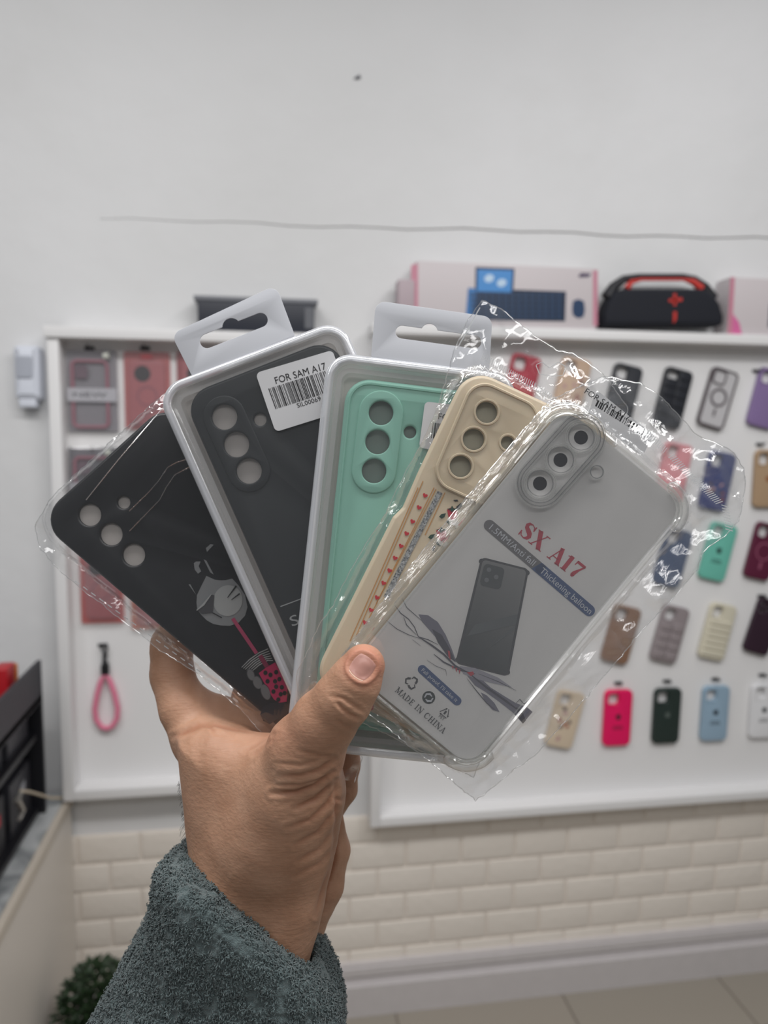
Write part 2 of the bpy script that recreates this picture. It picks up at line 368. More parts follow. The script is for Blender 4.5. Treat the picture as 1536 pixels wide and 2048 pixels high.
def wframe(px, py, off, tilt=0.0):
    p = at_y(px, py, YB-off)
    return Matrix.Translation(p) @ Matrix(((1, 0, 0, 0), (0, 0, -1, 0), (0, 1, 0, 0), (0, 0, 0, 1))) @ Matrix.Rotation(-math.radians(tilt), 4, 'Z')
def hook(px, py, label, L=0.05):
    t = tag(empty('peg_hook', wframe(px, py, 0.0)), label, 'hook', 'steel hooks on the display boards')
    add_plate(MB(), rect(0.022, 0.008, (0, 0), .002), 0.0, 0.002).build('hook_plate', M_hook, t, 30)
    MB().tube([(0, 0, 0.001), (0, -0.001, L*.5), (0, 0.001, L), (0, 0.006, L+0.004)], 0.0018, 8).build('prong', M_hook, t)
def apple(c, s):
    b = [(0, -.5), (.12, -.47), (.25, -.5), (.4, -.35), (.48, -.1), (.36, .02), (.36, .2), (.46, .3), (.3, .42), (.12, .4), (0, .36), (-.14, .42), (-.33, .38), (-.46, .2), (-.48, -.05), (-.36, -.34), (-.2, -.5)]
    leaf = [(0, .46), (.02, .62), (.16, .74), (.15, .58)]
    return [[(c[0]+x*s, c[1]+y*s) for x, y in b], [(c[0]+x*s, c[1]+y*s) for x, y in leaf]]
def wall_case(px, py, tilt, col, label, style='plain', w=.076, h=.150, accent=None, rough=.5):
    t = tag(empty('phone_case', wframe(px, py, 0.004, tilt)), label, 'phone case')
    m = mat('case_%d_%d_%d' % col, col, rough, mottle=.03, mscale=20); th = .010
    am = mat('accent_%d_%d_%d' % accent, accent, .4) if accent else None
    out = rect(w, h, (0, 0), .014); iw = w-.006
    if style == 'ring':          # clear back with dark frame and magnetic ring
        loft('frame', out, [(0, 0), (0, th*.8), (.001, th), (.0045, th), (.006, th*.8), (.006, 0)], m, t, closed=True)
        plate('clear_back', offset(ccw(out), .0055), th-.003, th-.002, am, t)
        loft('magnet_ring', circ((0, .002), .0235, 40), [(0, th-.002), (0, th-.0008), (.006, th-.0008), (.006, th-.002)], m if col[0] < 120 else am, t)
        flat('magnet_strip', [rect(.006, .02, (0, -.037), .002)], th-.001, m, t)
        loft('camera_frame', rect(.036, .036, (-w/2+.024, h/2-.024), .009), [(0, th-.001), (0, th+.0015), (.003, th+.0015), (.003, th-.001)], m, t)
        return t
    hole = rect(.030, .031, (-w/2+.0225, h/2-.0235), .009)
    holes = [hole]
    if style == 'lens3': holes = [circ((-w/2+.017, h/2-.018), .0065, 20), circ((-w/2+.017, h/2-.036), .0065, 20), circ((-w/2+.034, h/2-.027), .0065, 20)]
    plate('body', out, 0, th, m, t, bev=.003, holes=holes)
    if style != 'lens3': loft('camera_frame', offset(ccw(hole), -.003), [(0, th-.002), (0, th+.0012), (.002, th+.0015), (.003, th+.0005)], m, t)
    if style == 'logo':
        lm = mat('logo_dark', (30, 34, 40), .4) if sum(col) > 200 else mat('logo_grey', (90, 100, 96), .4)
        for q in [apple((0, 0.004), .015)]: flat('printed_logo', q, th+.0003, lm, t)
        if sum(col) > 200: flat('printed_line', [rect(.026, .0022, (0, -.022)), rect(.03, .0022, (0, -.028))], th+.0003, lm if sum(col) > 330 else mat('logo_dark', (30, 34, 40)), t)
    if style in ('puffy', 'padded'):
        mb = MB(); rows, cols = (4, 2) if style == 'padded' else (6, 1); y0 = -h/2+.008; y1 = h/2-(.043 if style == 'puffy' else .043)
        for i in range(rows):
            for j in range(cols):
                cw = (w-.012)/cols; ch = (y1-y0)/rows; c = (-w/2+.006+cw*(j+.5), y0+ch*(i+.5))
                add_plate(mb, rect(cw-.0015, ch-.0015, c, .005), th-.001, th+.004, .0035)
        mb.build('quilted_pads', m, t, 50)
    if style == 'grid':
        mb = MB()
        for i in range(6):
            for j in range(2):
                if i == 5 and j == 0: continue
                add_plate(mb, rect(.031, .021, (-.0165+.033*j, -h/2+.017+.0235*i), .003), th-.001, th+.003, .002)
        mb.build('raised_blocks', mat('block_black', (44, 46, 52), .35), t, 50)
    if style == 'pattern':
        rr = random.Random(len(label))
        for cc in ((150, 70, 60), (84, 66, 72), (190, 150, 150)):
            mm = mat('print_%d_%d_%d' % cc, cc, .5)
            for k in range(3): flat('printed_motif', [ell((rr.uniform(-.024, .024), rr.uniform(-.06, .03)), rr.uniform(.004, .008), rr.uniform(.003, .006), rr.uniform(0, 3), 14)], th+.0003, mm, t)
    if style == 'gold':
        flat('printed_logo', apple((0, 0), .016), th+.0003, am or M_black, t)
    return t
CASES = [
 (1040, 772, 12, (176, 34, 58), 'crimson phone case in the top row, behind the clear packet flap', 'plain', None),
 (1140, 778, 12, (206, 176, 150), 'tan phone case with small pictures in the top row behind the bag hang hole', 'pattern', None),
 (1243, 790, 12, (52, 54, 60), 'charcoal phone case in the top row, mostly hidden by the clear bag', 'plain', None),
 (1343, 797, 13, (36, 38, 44), 'black phone case with raised square blocks in the top row', 'grid', None),
 (1433, 797, 15, (92, 84, 88), 'clear phone case with dark frame and a magnetic ring in the top row', 'ring', (196, 194, 196)),
 (1530, 797, 13, (134, 112, 158), 'purple phone case cut by the right edge in the top row', 'plain', None),
 (1345, 945, 10, (226, 150, 156), 'soft pink phone case behind the clear bag, second row', 'plain', None),
 (1432, 962, 10, (54, 64, 118), 'navy blue phone case seen through the crumpled bag, second row', 'pattern', None),
 (1532, 957, 0, (176, 148, 118), 'tan gold phone case at the right end of the second row', 'gold', (150, 90, 50)),
 (1343, 1115, 14, (76, 90, 118), 'slate blue phone case half hidden behind the clear bag, third row', 'plain', None),
 (1433, 1103, 13, (110, 190, 172), 'mint green phone case with a dark logo in the third row', 'logo', None),
 (1523, 1102, 13, (92, 24, 54), 'maroon phone case with pale magnetic ring in the third row', 'ring2', (160, 90, 116)),
 (1240, 1268, 14, (140, 108, 88), 'brown phone case in the fourth row, half hidden by the clear bag', 'plain', None),
 (1337, 1267, 14, (150, 140, 142), 'grey quilted puffy phone case in the fourth row', 'padded', None),
 (1432, 1262, 13, (216, 210, 190), 'cream quilted puffy phone case in the fourth row', 'puffy', None),
 (1524, 1252, 17, (48, 26, 42), 'dark plum phone case at the right end of the fourth row', 'lens3', None),
 (1128, 1437, 14, (214, 196, 172), 'beige phone case with small printed figures in the bottom row', 'pattern', None),
 (1233, 1434, 1, (236, 10, 96), 'bright magenta phone case with a small dark logo in the bottom row', 'logo', None),
 (1331, 1430, 1, (36, 50, 46), 'dark green phone case in the bottom row between magenta and light blue', 'logo', None),
 (1427, 1425, 1, (150, 176, 196), 'light blue phone case with a dark logo in the bottom row', 'logo', None),
 (1524, 1420, 1, (230, 230, 232), 'white phone case with a dark logo at the right end of the bottom row', 'logo', None)]
for px, py, ti, col, lab, st, acc in CASES:
    if st == 'ring2':
        t = wall_case(px, py, ti, col, lab, 'plain'); am = mat('ring_pink', acc, .4)
        loft('magnet_ring', circ((0, .0), .0235, 40), [(0, .0095), (0, .0108), (.003, .0108), (.003, .0095)], am, t); flat('magnet_strip', [rect(.006, .02, (0, -.038), .002)], .0104, am, t)
    else: wall_case(px, py, ti, col, lab, st, accent=acc)
for px, py, l in ((1512, 742, 'dark hook above the purple phone case'), (1236, 1366, 'dark hook above the magenta phone case'), (1333, 1362, 'dark hook above the dark green phone case'), (1430, 1358, 'dark hook above the light blue phone case'), (1524, 1350, 'dark hook above the white phone case'), (1519, 889, 'dark hook above the tan gold phone case'), (1522, 1192, 'dark hook above the dark plum phone case')):
    hook(px, py, l, .02)
# left board: boxed pink cases
M_packclear = clear_mat('pack_window_plastic', .08, .5, .1, .04)
def pack(px, py, w, h, col, label, kind):
    t = tag(empty('case_packet', wframe(px, py, 0.001)), label, 'packet')
    add_plate(MB(), rect(w, h, (0, 0), .004), 0, .003).build('backing_card', mat('card_%d_%d_%d' % col, col, .5), t, 30)
    cm = mat('dusty_pink_frame', (176, 108, 124), .35); ch = h*.84
    if kind == 'frame':
        loft('case_frame', rect(w*.74, ch, (-.004, -.006), .014), [(0, .003), (0, .011), (.0035, .012), (.006, .011), (.006, .003)], cm, t)
        flat('camera_plate', [rect(.028, .03, (-w*.2, ch*.28), .008)], .0105, mat('camera_plum', (120, 96, 108), .4), t)
        add_plate(MB(), rect(w*.98, .030, (0.0, -.008)), .012, .0135).build('paper_band', mat('band_white', (206, 204, 210), .5), t, 30)
        text_local('printed_word', 'NEW', (-w*.36, -.013), (w*.3, -.013), .010, .0137, mat('ink_black', (20, 20, 24), .5), t)
        MB().tube([(w*.26, h*.43, .012), (w*.36, h*.44, .014)], .007, 12).build('round_sticker', mat('sticker_pale', (220, 222, 212), .4), t)
    else:
        plate('case_body', rect(w*.78, ch, (0, -.004), .012), .003, .011, mat('rose_case', (188, 112, 116), .35), t, bev=.002)
        flat('camera_plate', [circ((-w*.1, ch*.26), .018)], .0114, mat('camera_dark', (58, 50, 54), .4), t)
        flat('printed_tag', [ell((0, h*.44), .014, .006)], .0118, mat('tag_red', (190, 40, 50), .4), t)
        loft('magnet_ring', circ((0, -.012), .0225, 36), [(0, .0108), (0, .0122), (.003, .0122), (.003, .0108)], mat('ring_rose', (160, 100, 112), .4), t)
    loft('clear_cover', rect(w, h, (0, 0), .004), [(0, .003), (0, .0145), (.002, .0155)], M_packclear, t)
    plate('clear_window', offset(ccw(rect(w, h, (0, 0), .004)), .002), .0153, .0156, M_packclear, t)
    return t
pack(186, 783, .108, .180, (150, 146, 152), 'clear packet with dusty pink phone frame and white paper band at board top left', 'frame')
pack(296, 782, .100, .172, (196, 110, 110), 'rose pink phone case packet with red tag, second from the left in the top row', 'body')
pack(400, 782, .100, .172, (170, 84, 88), 'dark rose packet mostly hidden behind the white hang tab', 'body')
pack(190, 970, .106, .170, (120, 118, 124), 'grey packet under the dusty pink one, behind the black case bag', 'frame')
pack(205, 1168, .094, .180, (206, 96, 92), 'coral pink packet above the pink wrist strap', 'body')
pack(305, 1180, .094, .180, (214, 122, 96), 'orange packet seen through the bag beside the coral one', 'body')
for px, py, l in ((179, 697, 'small hook above the dusty pink packet'), (290, 697, 'small hook above the rose pink packet'), (187, 899, 'small hook above the grey packet'), (206, 1290, 'small hook holding the pink wrist strap')): hook(px, py, l, .018)
# wrist strap
t = tag(empty('wrist_strap', wframe(209, 1300, .012)), 'pink wrist strap loop with a black metal clip hanging on the left board', 'wrist strap')
MB().tube([(0, .004-.0075*math.cos(a)+.002, 0) if False else (.0065*math.sin(a), .004+.0085*math.cos(a), 0) for a in [2*PI*k/16 for k in range(16)]], .0024, 8, True).build('clip_ring', M_hook, t)
MB().tube([(0, -.004, 0), (.001, -.012, 0), (-.001, -.022, 0), (0, -.032, 0)], .005, 10, radii=[.003, .006, .004, .0065]).build('swivel_clip', M_hook, t)
add_plate(MB(), rect(.017, .026, (0, -.046), .003), -.006, .006, .002).build('clamp', M_black, t, 40)
lp = [(0.0, -.055), (-.010, -.075), (-.018, -.105), (-.024, -.140), (-.022, -.165), (-.012, -.183), (0.0, -.188), (.012, -.183), (.022, -.165), (.024, -.140), (.018, -.105), (.010, -.075)]
MB().tube([(x*1.06, y, 0) for x, y in lp], .0062, 12, True).build('cord_loop', mat('pink_cord', (226, 132, 158), .8, bump=.5, bscale=300), t)

# ------------------------------------------------------------------ goods on the shelf tops
def std(px0, px1, zf, y, h, name, label, cat):        # base empty on the shelf
    a = at_y(px0, 640, y); b = at_y(px1, 640, y)
    return empty(name, Matrix.Translation(((a.x+b.x)/2, y, zf)), label, cat), b.x-a.x
M_pinkbox = mat('blush_card', (204, 196, 198), .5); M_pinkside = mat('pink_card_side', (198, 132, 150), .5)
ysh = YW-.062
t, w = std(832, 1193, zRt, ysh, .155, 'keyboard_box', 'long pale pink keyboard and mouse box standing on the right shelf', 'box')
hbx = at_y(1000, 529, ysh).z-zRt
MB().box((0, .028, hbx/2), (w, .056, hbx), bev=.001).build('box_body', M_pinkbox, t, 30)
def fplate(name, pts, y0, y1, m, parent):            # flat shape facing the room, pts in (x,z)
    mb = MB(); add_plate(mb, pts, 0, y1-y0); mb.v = [(v[0], -y0-v[2], v[1]) for v in mb.v]; return mb.build(name, m, parent, 30)
def bx(px, py): q = at_y(px, py, ysh); return (q.x-t.matrix_world.translation.x, q.z-zRt)
for nm, q, m, k in (('edge_stripe', [(822, 530), (836, 527), (836, 650), (822, 650)], M_pinkside, .0004), ('edge_stripe', [(1186, 541), (1195, 541), (1195, 652), (1186, 652)], M_pinkside, .0004),
                 ('printed_keyboard', [(936, 576), (1132, 583), (1130, 643), (931, 640)], mat('keyboard_navy', (22, 40, 66), .4), .0004),
                 ('printed_monitor', [(951, 534), (1029, 537), (1026, 590), (950, 587)], mat('monitor_frame', (24, 44, 78), .4), .0008),
                 ('printed_screen', [(955, 539), (1025, 541), (1022, 585), (954, 583)], mat('screen_blue', (70, 140, 206), .4), .0012),
                 ('printed_mouse', [(1146, 602), (1157, 598), (1168, 603), (1170, 620), (1167, 634), (1156, 637), (1146, 631), (1144, 618)], mat('mouse_blue', (36, 62, 96), .4), .0004),
                 ('printed_logo', [(1157, 551), (1162, 546), (1182, 547), (1178, 554), (1158, 555)], mat('logo_purple', (78, 66, 92), .4), .0004)):
    fplate(nm, [bx(*p) for p in q], 0, k, m, t)
kk = mat('keycap_blue', (46, 92, 138), .4)
mb = MB()
for i in range(5):
    for j in range(14):
        a_ = bx(941+j*13.3, 587+i*10.6); mb.box((a_[0]+.005, -.0008, a_[1]-.004), (.011, .001, .008))
mb.build('printed_keys', mat('keycap_navy', (40, 66, 98), .4), t, None)
fplate('printed_glow', [bx(*p) for p in [(936, 576), (952, 577), (948, 640), (931, 640)]], 0, .0010, mat('glow_blue', (56, 116, 176), .4), t)
for c in ((978, 557), (1003, 566)): fplate('printed_cloud', ell(bx(*c), .012, .009, .3, 14), 0, .0016, mat('cloud_white', (190, 214, 236), .4), t)
# second pink box at the right edge
t, w = std(1456, 1800, zRt, ysh, .14, 'keyboard_box', 'pale pink box standing right of the black speaker, cut by the frame', 'box')
hb2 = at_y(1500, 556, ysh).z-zRt
MB().box((0, .028, hb2/2), (w, .056, hb2), bev=.001).build('box_body', M_pinkbox, t, 30)
fplate('edge_stripe', [(-w/2, 0), (-w/2+.012, 0), (-w/2+.012, hb2), (-w/2, hb2)], 0, .0006, M_pinkside, t)
fplate('pink_corner', [(-w/2+.012, 0), (-w/2+.04, 0), (-w/2+.03, .03), (-w/2+.012, .05)], 0, .0007, mat('hot_pink_print', (214, 110, 160), .4), t)
fplate('printed_keyboard', [(-w/2+.11, .02), (w/2-.03, .02), (w/2-.03, .08), (-w/2+.11, .08)], 0, .0006, mat('keyboard_navy', (22, 40, 66)), t)
# narrow grey-pink box end seen left of the keyboard box
t, w = std(796, 829, zRt, ysh-.004, .1, 'small_box', 'small dusty pink box tucked beside the long keyboard box on the shelf', 'box')
MB().box((0, .02, .049), (w, .04, .098), bev=.001).build('box_body', mat('dusty_box', (176, 160, 166), .5), t, 30)
MB().box((0, .02, .0985), (w*.96, .038, .001)).build('box_lid', mat('dusty_lid', (196, 182, 188), .5), t, None)
# boombox
t, w = std(1207, 1447, zRt, ysh-.002, .13, 'portable_speaker', 'black rounded portable speaker with a red lined carry handle on the right shelf', 'speaker')
hs = at_y(1330, 547, ysh).z-zRt
def sp(px, py): q = at_y(px, py, ysh-.002); return (q.x-t.matrix_world.translation.x, max(0.001, q.z-zRt))
body = [sp(1208, 652), sp(1208, 630), sp(1216, 606), sp(1228, 585), sp(1246, 577), sp(1408, 577), sp(1428, 590), sp(1440, 608), sp(1447, 632), sp(1446, 652)]
mb = MB(); add_plate(mb, rnd(body, .012, 4), 0, .050, .012); mb.v = [(v[0], -v[2]+.045, v[1]) for v in mb.v]; mb.build('speaker_body', mat('speaker_mesh_navy', (20, 23, 34), .75, bump=.6, bscale=900), t, 50)
hd = [sp(1222, 592), sp(1236, 570), sp(1256, 555), sp(1285, 550), sp(1375, 550), sp(1398, 556), sp(1418, 572), sp(1434, 596)]
MB().tube([(x, .022, z) for x, z in hd], .009, 12, radii=[.016, .013, .010, .008, .008, .010, .014, .017]).build('carry_handle', mat('handle_black', (26, 26, 32), .5), t)
MB().tube([(x, .012, z) for x, z in [sp(1258, 576), sp(1268, 562), sp(1288, 557), sp(1372, 557), sp(1392, 562), sp(1408, 576)]], .004, 10, radii=[.009, .006, .0035, .0035, .008, .010]).build('handle_lining', mat('speaker_red', (196, 52, 44), .5), t)
rm = mat('speaker_red', (196, 52, 44), .5)
for q in ([(1344, 588), (1350, 588), (1350, 612), (1344, 612)], [(1335, 599), (1362, 596), (1362, 603), (1335, 605)], [(1344, 624), (1351, 624), (1350, 640), (1344, 648)]):
    pts_ = [sp(*p) for p in q]; mb = MB(); add_plate(mb, pts_, 0, .001); mb.v = [(v[0], -.0052-v[2], v[1]) for v in mb.v]; mb.build('printed_emblem', rm, t, None)
# dark device on the left board
t, w = std(388, 636, zLt, ysh, .06, 'electronics_box', 'flat dark electronics box lying on top of the left display board', 'box')
hd2 = at_y(510, 594, ysh).z-zLt
MB().box((0, .027, hd2*.43), (w*.94, .054, hd2*.86), bev=.002).build('box_body', mat('dark_navy_box', (34, 38, 50), .5), t, 30)
MB().box((0, .027, hd2*.93), (w, .056, hd2*.13), bev=.001).build('box_lid', mat('grey_lid', (120, 122, 128), .5), t, 30)
MB().box((w*.47-.012, -.001, hd2*.45), (.02, .002, hd2*.6)).build('side_label', mat('label_grey', (96, 98, 104), .5), t, None)
# motion sensor left of the board
t = tag(empty('motion_sensor', Matrix.Translation(at_y(64, 748, YW-.001))), 'small white motion sensor mounted on the wall left of the left board', 'sensor')
mb = MB(); add_plate(mb, rect(.054, .118, (0, 0), .010), 0, .040, .012); mb.v = [(v[0], -v[2], v[1]) for v in mb.v]; mb.build('housing', mat('sensor_white', (218, 222, 232), .4), t, 50)
mb = MB(); add_plate(mb, rect(.034, .05, (-.004, .012), .006), 0, .004, .003); mb.v = [(v[0], -.039-v[2], v[1]) for v in mb.v]; mb.build('sensor_lens', mat('sensor_lens', (176, 180, 190), .3), t, 50)
MB().box((-.002, -.02, -.065), (.036, .03, .02), bev=.003).build('swivel_bracket', mat('sensor_white', (218, 222, 232)), t, 40)
# speck on the wall
t = tag(empty('wall_plug', Matrix.Translation(at_y(715, 157, YW))), 'tiny dark screw hole plug high on the white wall', 'wall plug')
MB().tube([(-.008, -.001, -.001), (0, -.004, .001), (.007, -.001, .003)], .002, 8, radii=[.0012, .0035, .0016]).build('plug', mat('plug_grey', (96, 98, 104), .6), t)
MB().tube([(0.004, 0, .006), (.004, -.003, .006)], .002, 8).build('screw_head', mat('screw_grey', (110, 110, 112), .5), t)

# ------------------------------------------------------------------ counter, black rack and plant at the left
pc = at_y(135, 1597, YW-.04); XC = pc.x; ZC = pc.z
t = tag(empty('counter', Matrix.Translation((XC-.3, .84, 0))), 'white counter with grey marble worktop along the left side', 'counter')
MB().box((0.3-.3-.006, 0.02, (ZC-.03)/2), (.6-.012, 1.86, ZC-.03)).build('cabinet_body', mat('counter_white', (226, 220, 212), .5), t, None)
MB().box((0.3-.003, 0.02, (ZC-.03)/2), (.006, 1.86, ZC-.03)).build('side_panel', mat('counter_panel', (224, 217, 208), .4), t, None)
MB().box((0.3-.002, 0.02, ZC-.018), (.012, 1.87, .028), bev=.002).build('edge_strip', mat('edge_cream', (206, 196, 182), .4), t, 30)
def marble():
    m = bpy.data.materials.new('grey_marble'); m.use_nodes = True; nt = m.node_tree; b = nt.nodes['Principled BSDF']; N = nt.nodes.new; L = nt.links.new
    tc = N('ShaderNodeTexCoord'); n = N('ShaderNodeTexNoise'); n.inputs['Scale'].default_value = 7; n.inputs['Detail'].default_value = 8; n.inputs['Distortion'].default_value = 2; L(tc.outputs['Object'], n.inputs['Vector'])
    r = N('ShaderNodeValToRGB'); r.color_ramp.elements[0].position = .35; r.color_ramp.elements[0].color = srgb(128, 132, 134); r.color_ramp.elements[1].position = .65; r.color_ramp.elements[1].color = srgb(196, 199, 200); L(n.outputs[0], r.inputs[0]); L(r.outputs[0], b.inputs['Base Color']); b.inputs['Roughness'].default_value = .25; return m
MB().box((0-.003, 0.02, ZC-.002), (.592, 1.86, .008)).build('worktop', marble(), t, None)
# rack: open to the right, stands on the counter
XR = XC-.03
pr = at_x(82, 1318, XR); yr1 = at_x(100, 1560, XR).y; yr1 = min(yr1, YW-.09)
zr = at_x(82, 1320, XR).z; yr1 = pr.y; ZT = ZC+.002
t = tag(empty('display_rack', Matrix.Translation((XR-.12, yr1-.45, ZT))), 'black open display rack with boxed accessories standing on the marble counter', 'rack')
Lr, Hr, Dr = .9, zr-ZT, .16
M_rk = mat('rack_black', (24, 24, 29), .45); M_rk2 = mat('rack_charcoal', (44, 44, 51), .5)
Hb = Hr-.075
MB().box((.12-Dr+.004, 0, Hb/2), (.008, Lr, Hb)).build('back_panel', M_rk, t, None)
MB().box((.12-Dr/2, Lr/2-.006, Hb/2), (Dr, .012, Hb)).build('side_panel', M_rk, t, None)
MB().box((.12-Dr/2, -Lr/2+.006, Hb/2), (Dr, .012, Hb)).build('side_panel', M_rk, t, None)
MB().box((.12-Dr/2, 0, Hb-.006), (Dr, Lr-.024, .012)).build('top_panel', M_rk, t, None)
MB().box((.12-.004, 0, Hr-.045), (.008, Lr, .09)).build('header_board', M_rk2, t, None)
for zz in (.012, Hr*.52): MB().box((.12-Dr/2, 0, zz), (Dr-.02, Lr-.024, .012)).build('shelf', M_rk, t, None)
rx, ry, rz0 = XR-.12, yr1-.45, ZT
rr = random.Random(5)
cols = [((44, 44, 50), 'charcoal'), ((30, 30, 36), 'black'), ((60, 60, 66), 'dark grey'), ((28, 32, 42), 'midnight blue'), ((50, 46, 48), 'sooty brown')]
names = ['nearest the wall', 'second from the wall', 'third from the wall', 'fourth from the wall', 'fifth from the wall']
for lv, (zb_, lvn) in enumerate(((.018, 'lower'), (Hr*.52+.006, 'upper'))):
    for k in range(4):
        cc, cn = cols[(k+lv*2) % 5]; hh = min(.12, (Hr*.52-.03 if lv == 0 else Hr*.48-.09))*rr.uniform(.85, 1)
        e = tag(empty('accessory_box', Matrix.Translation((rx+.12-.06, ry+.36-k*.165, rz0+zb_))), '%s accessory box on the %s rack shelf, %s' % (cn, lvn, names[k]), 'box', 'accessory boxes on the black rack')
        MB().box((0, 0, hh/2), (.07, .13, hh), bev=.001).build('carton', mat('carton_%d' % cc[0], cc, .45), e, 30)
        lc = (190, 30, 50) if (k, lv) in ((1, 0), (3, 1)) else (150, 152, 158) if (k, lv) == (0, 0) else (80, 80, 88)
        mb = MB(); mb.box((.0355, rr.uniform(-.03, .03), hh*.65), (.001, .03, .022)); mb.build('printed_label', mat('rack_label_%d_%d' % (lc[0], lc[1]), lc, .4), e, None)
# silver tag with cable hanging on the rack
e = tag(empty('security_cable', Matrix.Translation(at_x(40, 1590, XC-.02))), 'pale security cable with a silver clip beside the black rack', 'cable')
q = [at_x(42, 1582, XC-.02), at_x(60, 1584, XC-.02), at_x(78, 1589, XC-.015), at_x(100, 1596, XC-.012), at_x(126, 1604, XC-.008)]
o = e.matrix_world.translation
q = [Vector((p.x, p.y, max(p.z, ZC+.006))) for p in q]
MB().tube([p-o for p in q], .003, 8).build('cord', mat('cord_cream', (196, 182, 160), .5), e)
q = [at_x(42, 1586, XC-.02), at_x(34, 1600, XC-.02), at_x(46, 1620, XC-.02), at_x(38, 1640, XC-.02)]
MB().tube([p-o for p in q], .006, 8, radii=[.004, .007, .005, .004]).build('clip', mat('clip_silver', (180, 176, 170), .3, metal=.6), e)
# red item on the rack's top
p = at_x(8, 1362, XR-.04)
e = tag(empty('candy_packet', Matrix.Translation((p.x, p.y, ZT+Hb))), 'small red and orange packet standing on top of the black rack', 'packet')
MB().box((0, 0, .05), (.03, .05, .10), bev=.004).build('wrapper', mat('packet_red', (176, 26, 36), .4), e, 40)
MB().box((.004, .032, .047), (.024, .014, .092), bev=.003).build('wrapper_end', mat('packet_orange', (206, 120, 50), .4), e, 40)
# plant
p = at_y(178, 2040, YW-.30)
t = tag(empty('potted_plant', Matrix.Translation((XC+.105, YW-.26, 0))), 'dark green artificial plant on the floor beside the counter', 'plant')
ph = at_y(165, 1940, YW-.26).z
prof = [(0.001, .0), (.055, 0), (.07, .02), (.078, ph*.42), (.074, ph*.42), (.001, ph*.40)]
v = []; f = []; n = 24
for r_, z_ in prof: v += [(r_*math.cos(2*PI*k/n), r_*math.sin(2*PI*k/n), z_) for k in range(n)]
for a_ in range(len(prof)-1):
    for k in range(n): f.append((a_*n+k, a_*n+(k+1) % n, (a_+1)*n+(k+1) % n, (a_+1)*n+k))
link('pot', v, f, mat('pot_white', (200, 198, 194), .4), t, 40)
mb = MB(); rr = random.Random(11); st = MB()
for k in range(26):
    a_ = rr.uniform(0, 2*PI); rd = rr.uniform(.01, .075); zt = ph*rr.uniform(.62, .98); st.tube([(0, 0, ph*.4), (rd*.5*math.cos(a_), rd*.5*math.sin(a_), ph*.55), (rd*math.cos(a_), rd*math.sin(a_), zt)], .0015, 5)
for k in range(2600):
    a_ = rr.uniform(0, 2*PI); u = rr.random(); zz = ph*(.42+.57*rr.random()); rmax = .088*math.sin(PI*min(1, max(.12, (zz/ph-.38)/.64)))**.5; rd = rmax*math.sqrt(rr.random())
    c = Vector((rd*math.cos(a_), rd*math.sin(a_), zz)); d = Vector((math.cos(a_), math.sin(a_), rr.uniform(-.4, 1.0))).normalized(); s_ = d.cross(Vector((0, 0, 1))).normalized(); l_ = rr.uniform(.010, .018); w_ = l_*.32; nn = s_.cross(d)
    mb.add([c, c+d*l_*.5+s_*w_+nn*.001, c+d*l_+nn*-.002, c+d*l_*.5-s_*w_+nn*.001, c+d*l_*.5-nn*.002], [(0, 1, 4), (1, 2, 4), (2, 3, 4), (3, 0, 4)])
st.build('stems', mat('stem_green', (50, 66, 40), .6), t)
mb.build('leaves', mat('leaf_green', (30, 54, 24), .5, mottle=.35, mscale=40), t, None)
#PART2
# ------------------------------------------------------------------ the fan of packed phone cases held in the hand
E = Frame(1035, 1175, .354, 39.6); D = Frame(930, 1121, .3665, 25.8); CC = Frame(794, 1118, .379, 6.2); B = Frame(657, 1070, .394, -22.8); A = Frame(462, 1146, .4075, -45.5)
M_film = clear_mat('crinkled_film', .04, .6, .06, .022, bump=.3, bscale=45)
M_filmstreak = clear_mat('pulled_film', .05, .6, .09, .04, bump=.55, bscale=70, stretch=(1, .12, 1))
M_seam = clear_mat('film_seam', .15, .7, .10, .10)
M_tick = clear_mat('heat_seal_white', .2, .6, .2, .55, (236, 238, 240))
M_clear = clear_mat('clear_rigid_plastic', .04, .5, .05, .02)
M_rim = clear_mat('frosted_tray_rim', .10, .7, .14, .55, (236, 238, 244))
M_wallc = clear_mat('tray_wall', .06, .5, .14, .30, (236, 238, 240))
M_tpu = clear_mat('clear_soft_plastic', .10, .8, .08, .12, (226, 226, 214))
M_refrdark = clear_mat('painted_refraction_dark', .15, .7, .1, .55, (74, 78, 84))  # dark tint paints the refracted edge lines of the clear case
M_refrpale = clear_mat('painted_refraction_pale', .30, .8, .1, .22, (230, 232, 224))  # pale tint paints the bright refracted lines beside the dark ones
M_hole = mat('hole_card_grey', (176, 170, 166), .7, mottle=.05, mscale=300)

def poly_sd(P, X, Y):
    P = np.array(P, float); d = np.full(X.shape, 1e9); ins = np.zeros(X.shape, bool)
    for i in range(len(P)):
        a = P[i-1]; b = P[i]; e = b-a; wx = X-a[0]; wy = Y-a[1]; t = np.clip((wx*e[0]+wy*e[1])/(e@e+1e-18), 0, 1)
        d = np.minimum(d, (wx-e[0]*t)**2+(wy-e[1]*t)**2)
        c = ((a[1] > Y) != (b[1] > Y)); xx = a[0]+(Y-a[1])*(e[0])/(e[1] if abs(e[1]) > 1e-12 else 1e-12); ins ^= c & (X < xx)
    d = np.sqrt(d); return np.where(ins, -d, d)
def resample(pts, n):
    p = np.array(pts, float); s_ = np.r_[0, np.cumsum(np.hypot(*np.diff(p, axis=0).T))]; t = np.linspace(0, s_[-1], n)
    return np.c_[np.interp(t, s_, p[:, 0]), np.interp(t, s_, p[:, 1])]
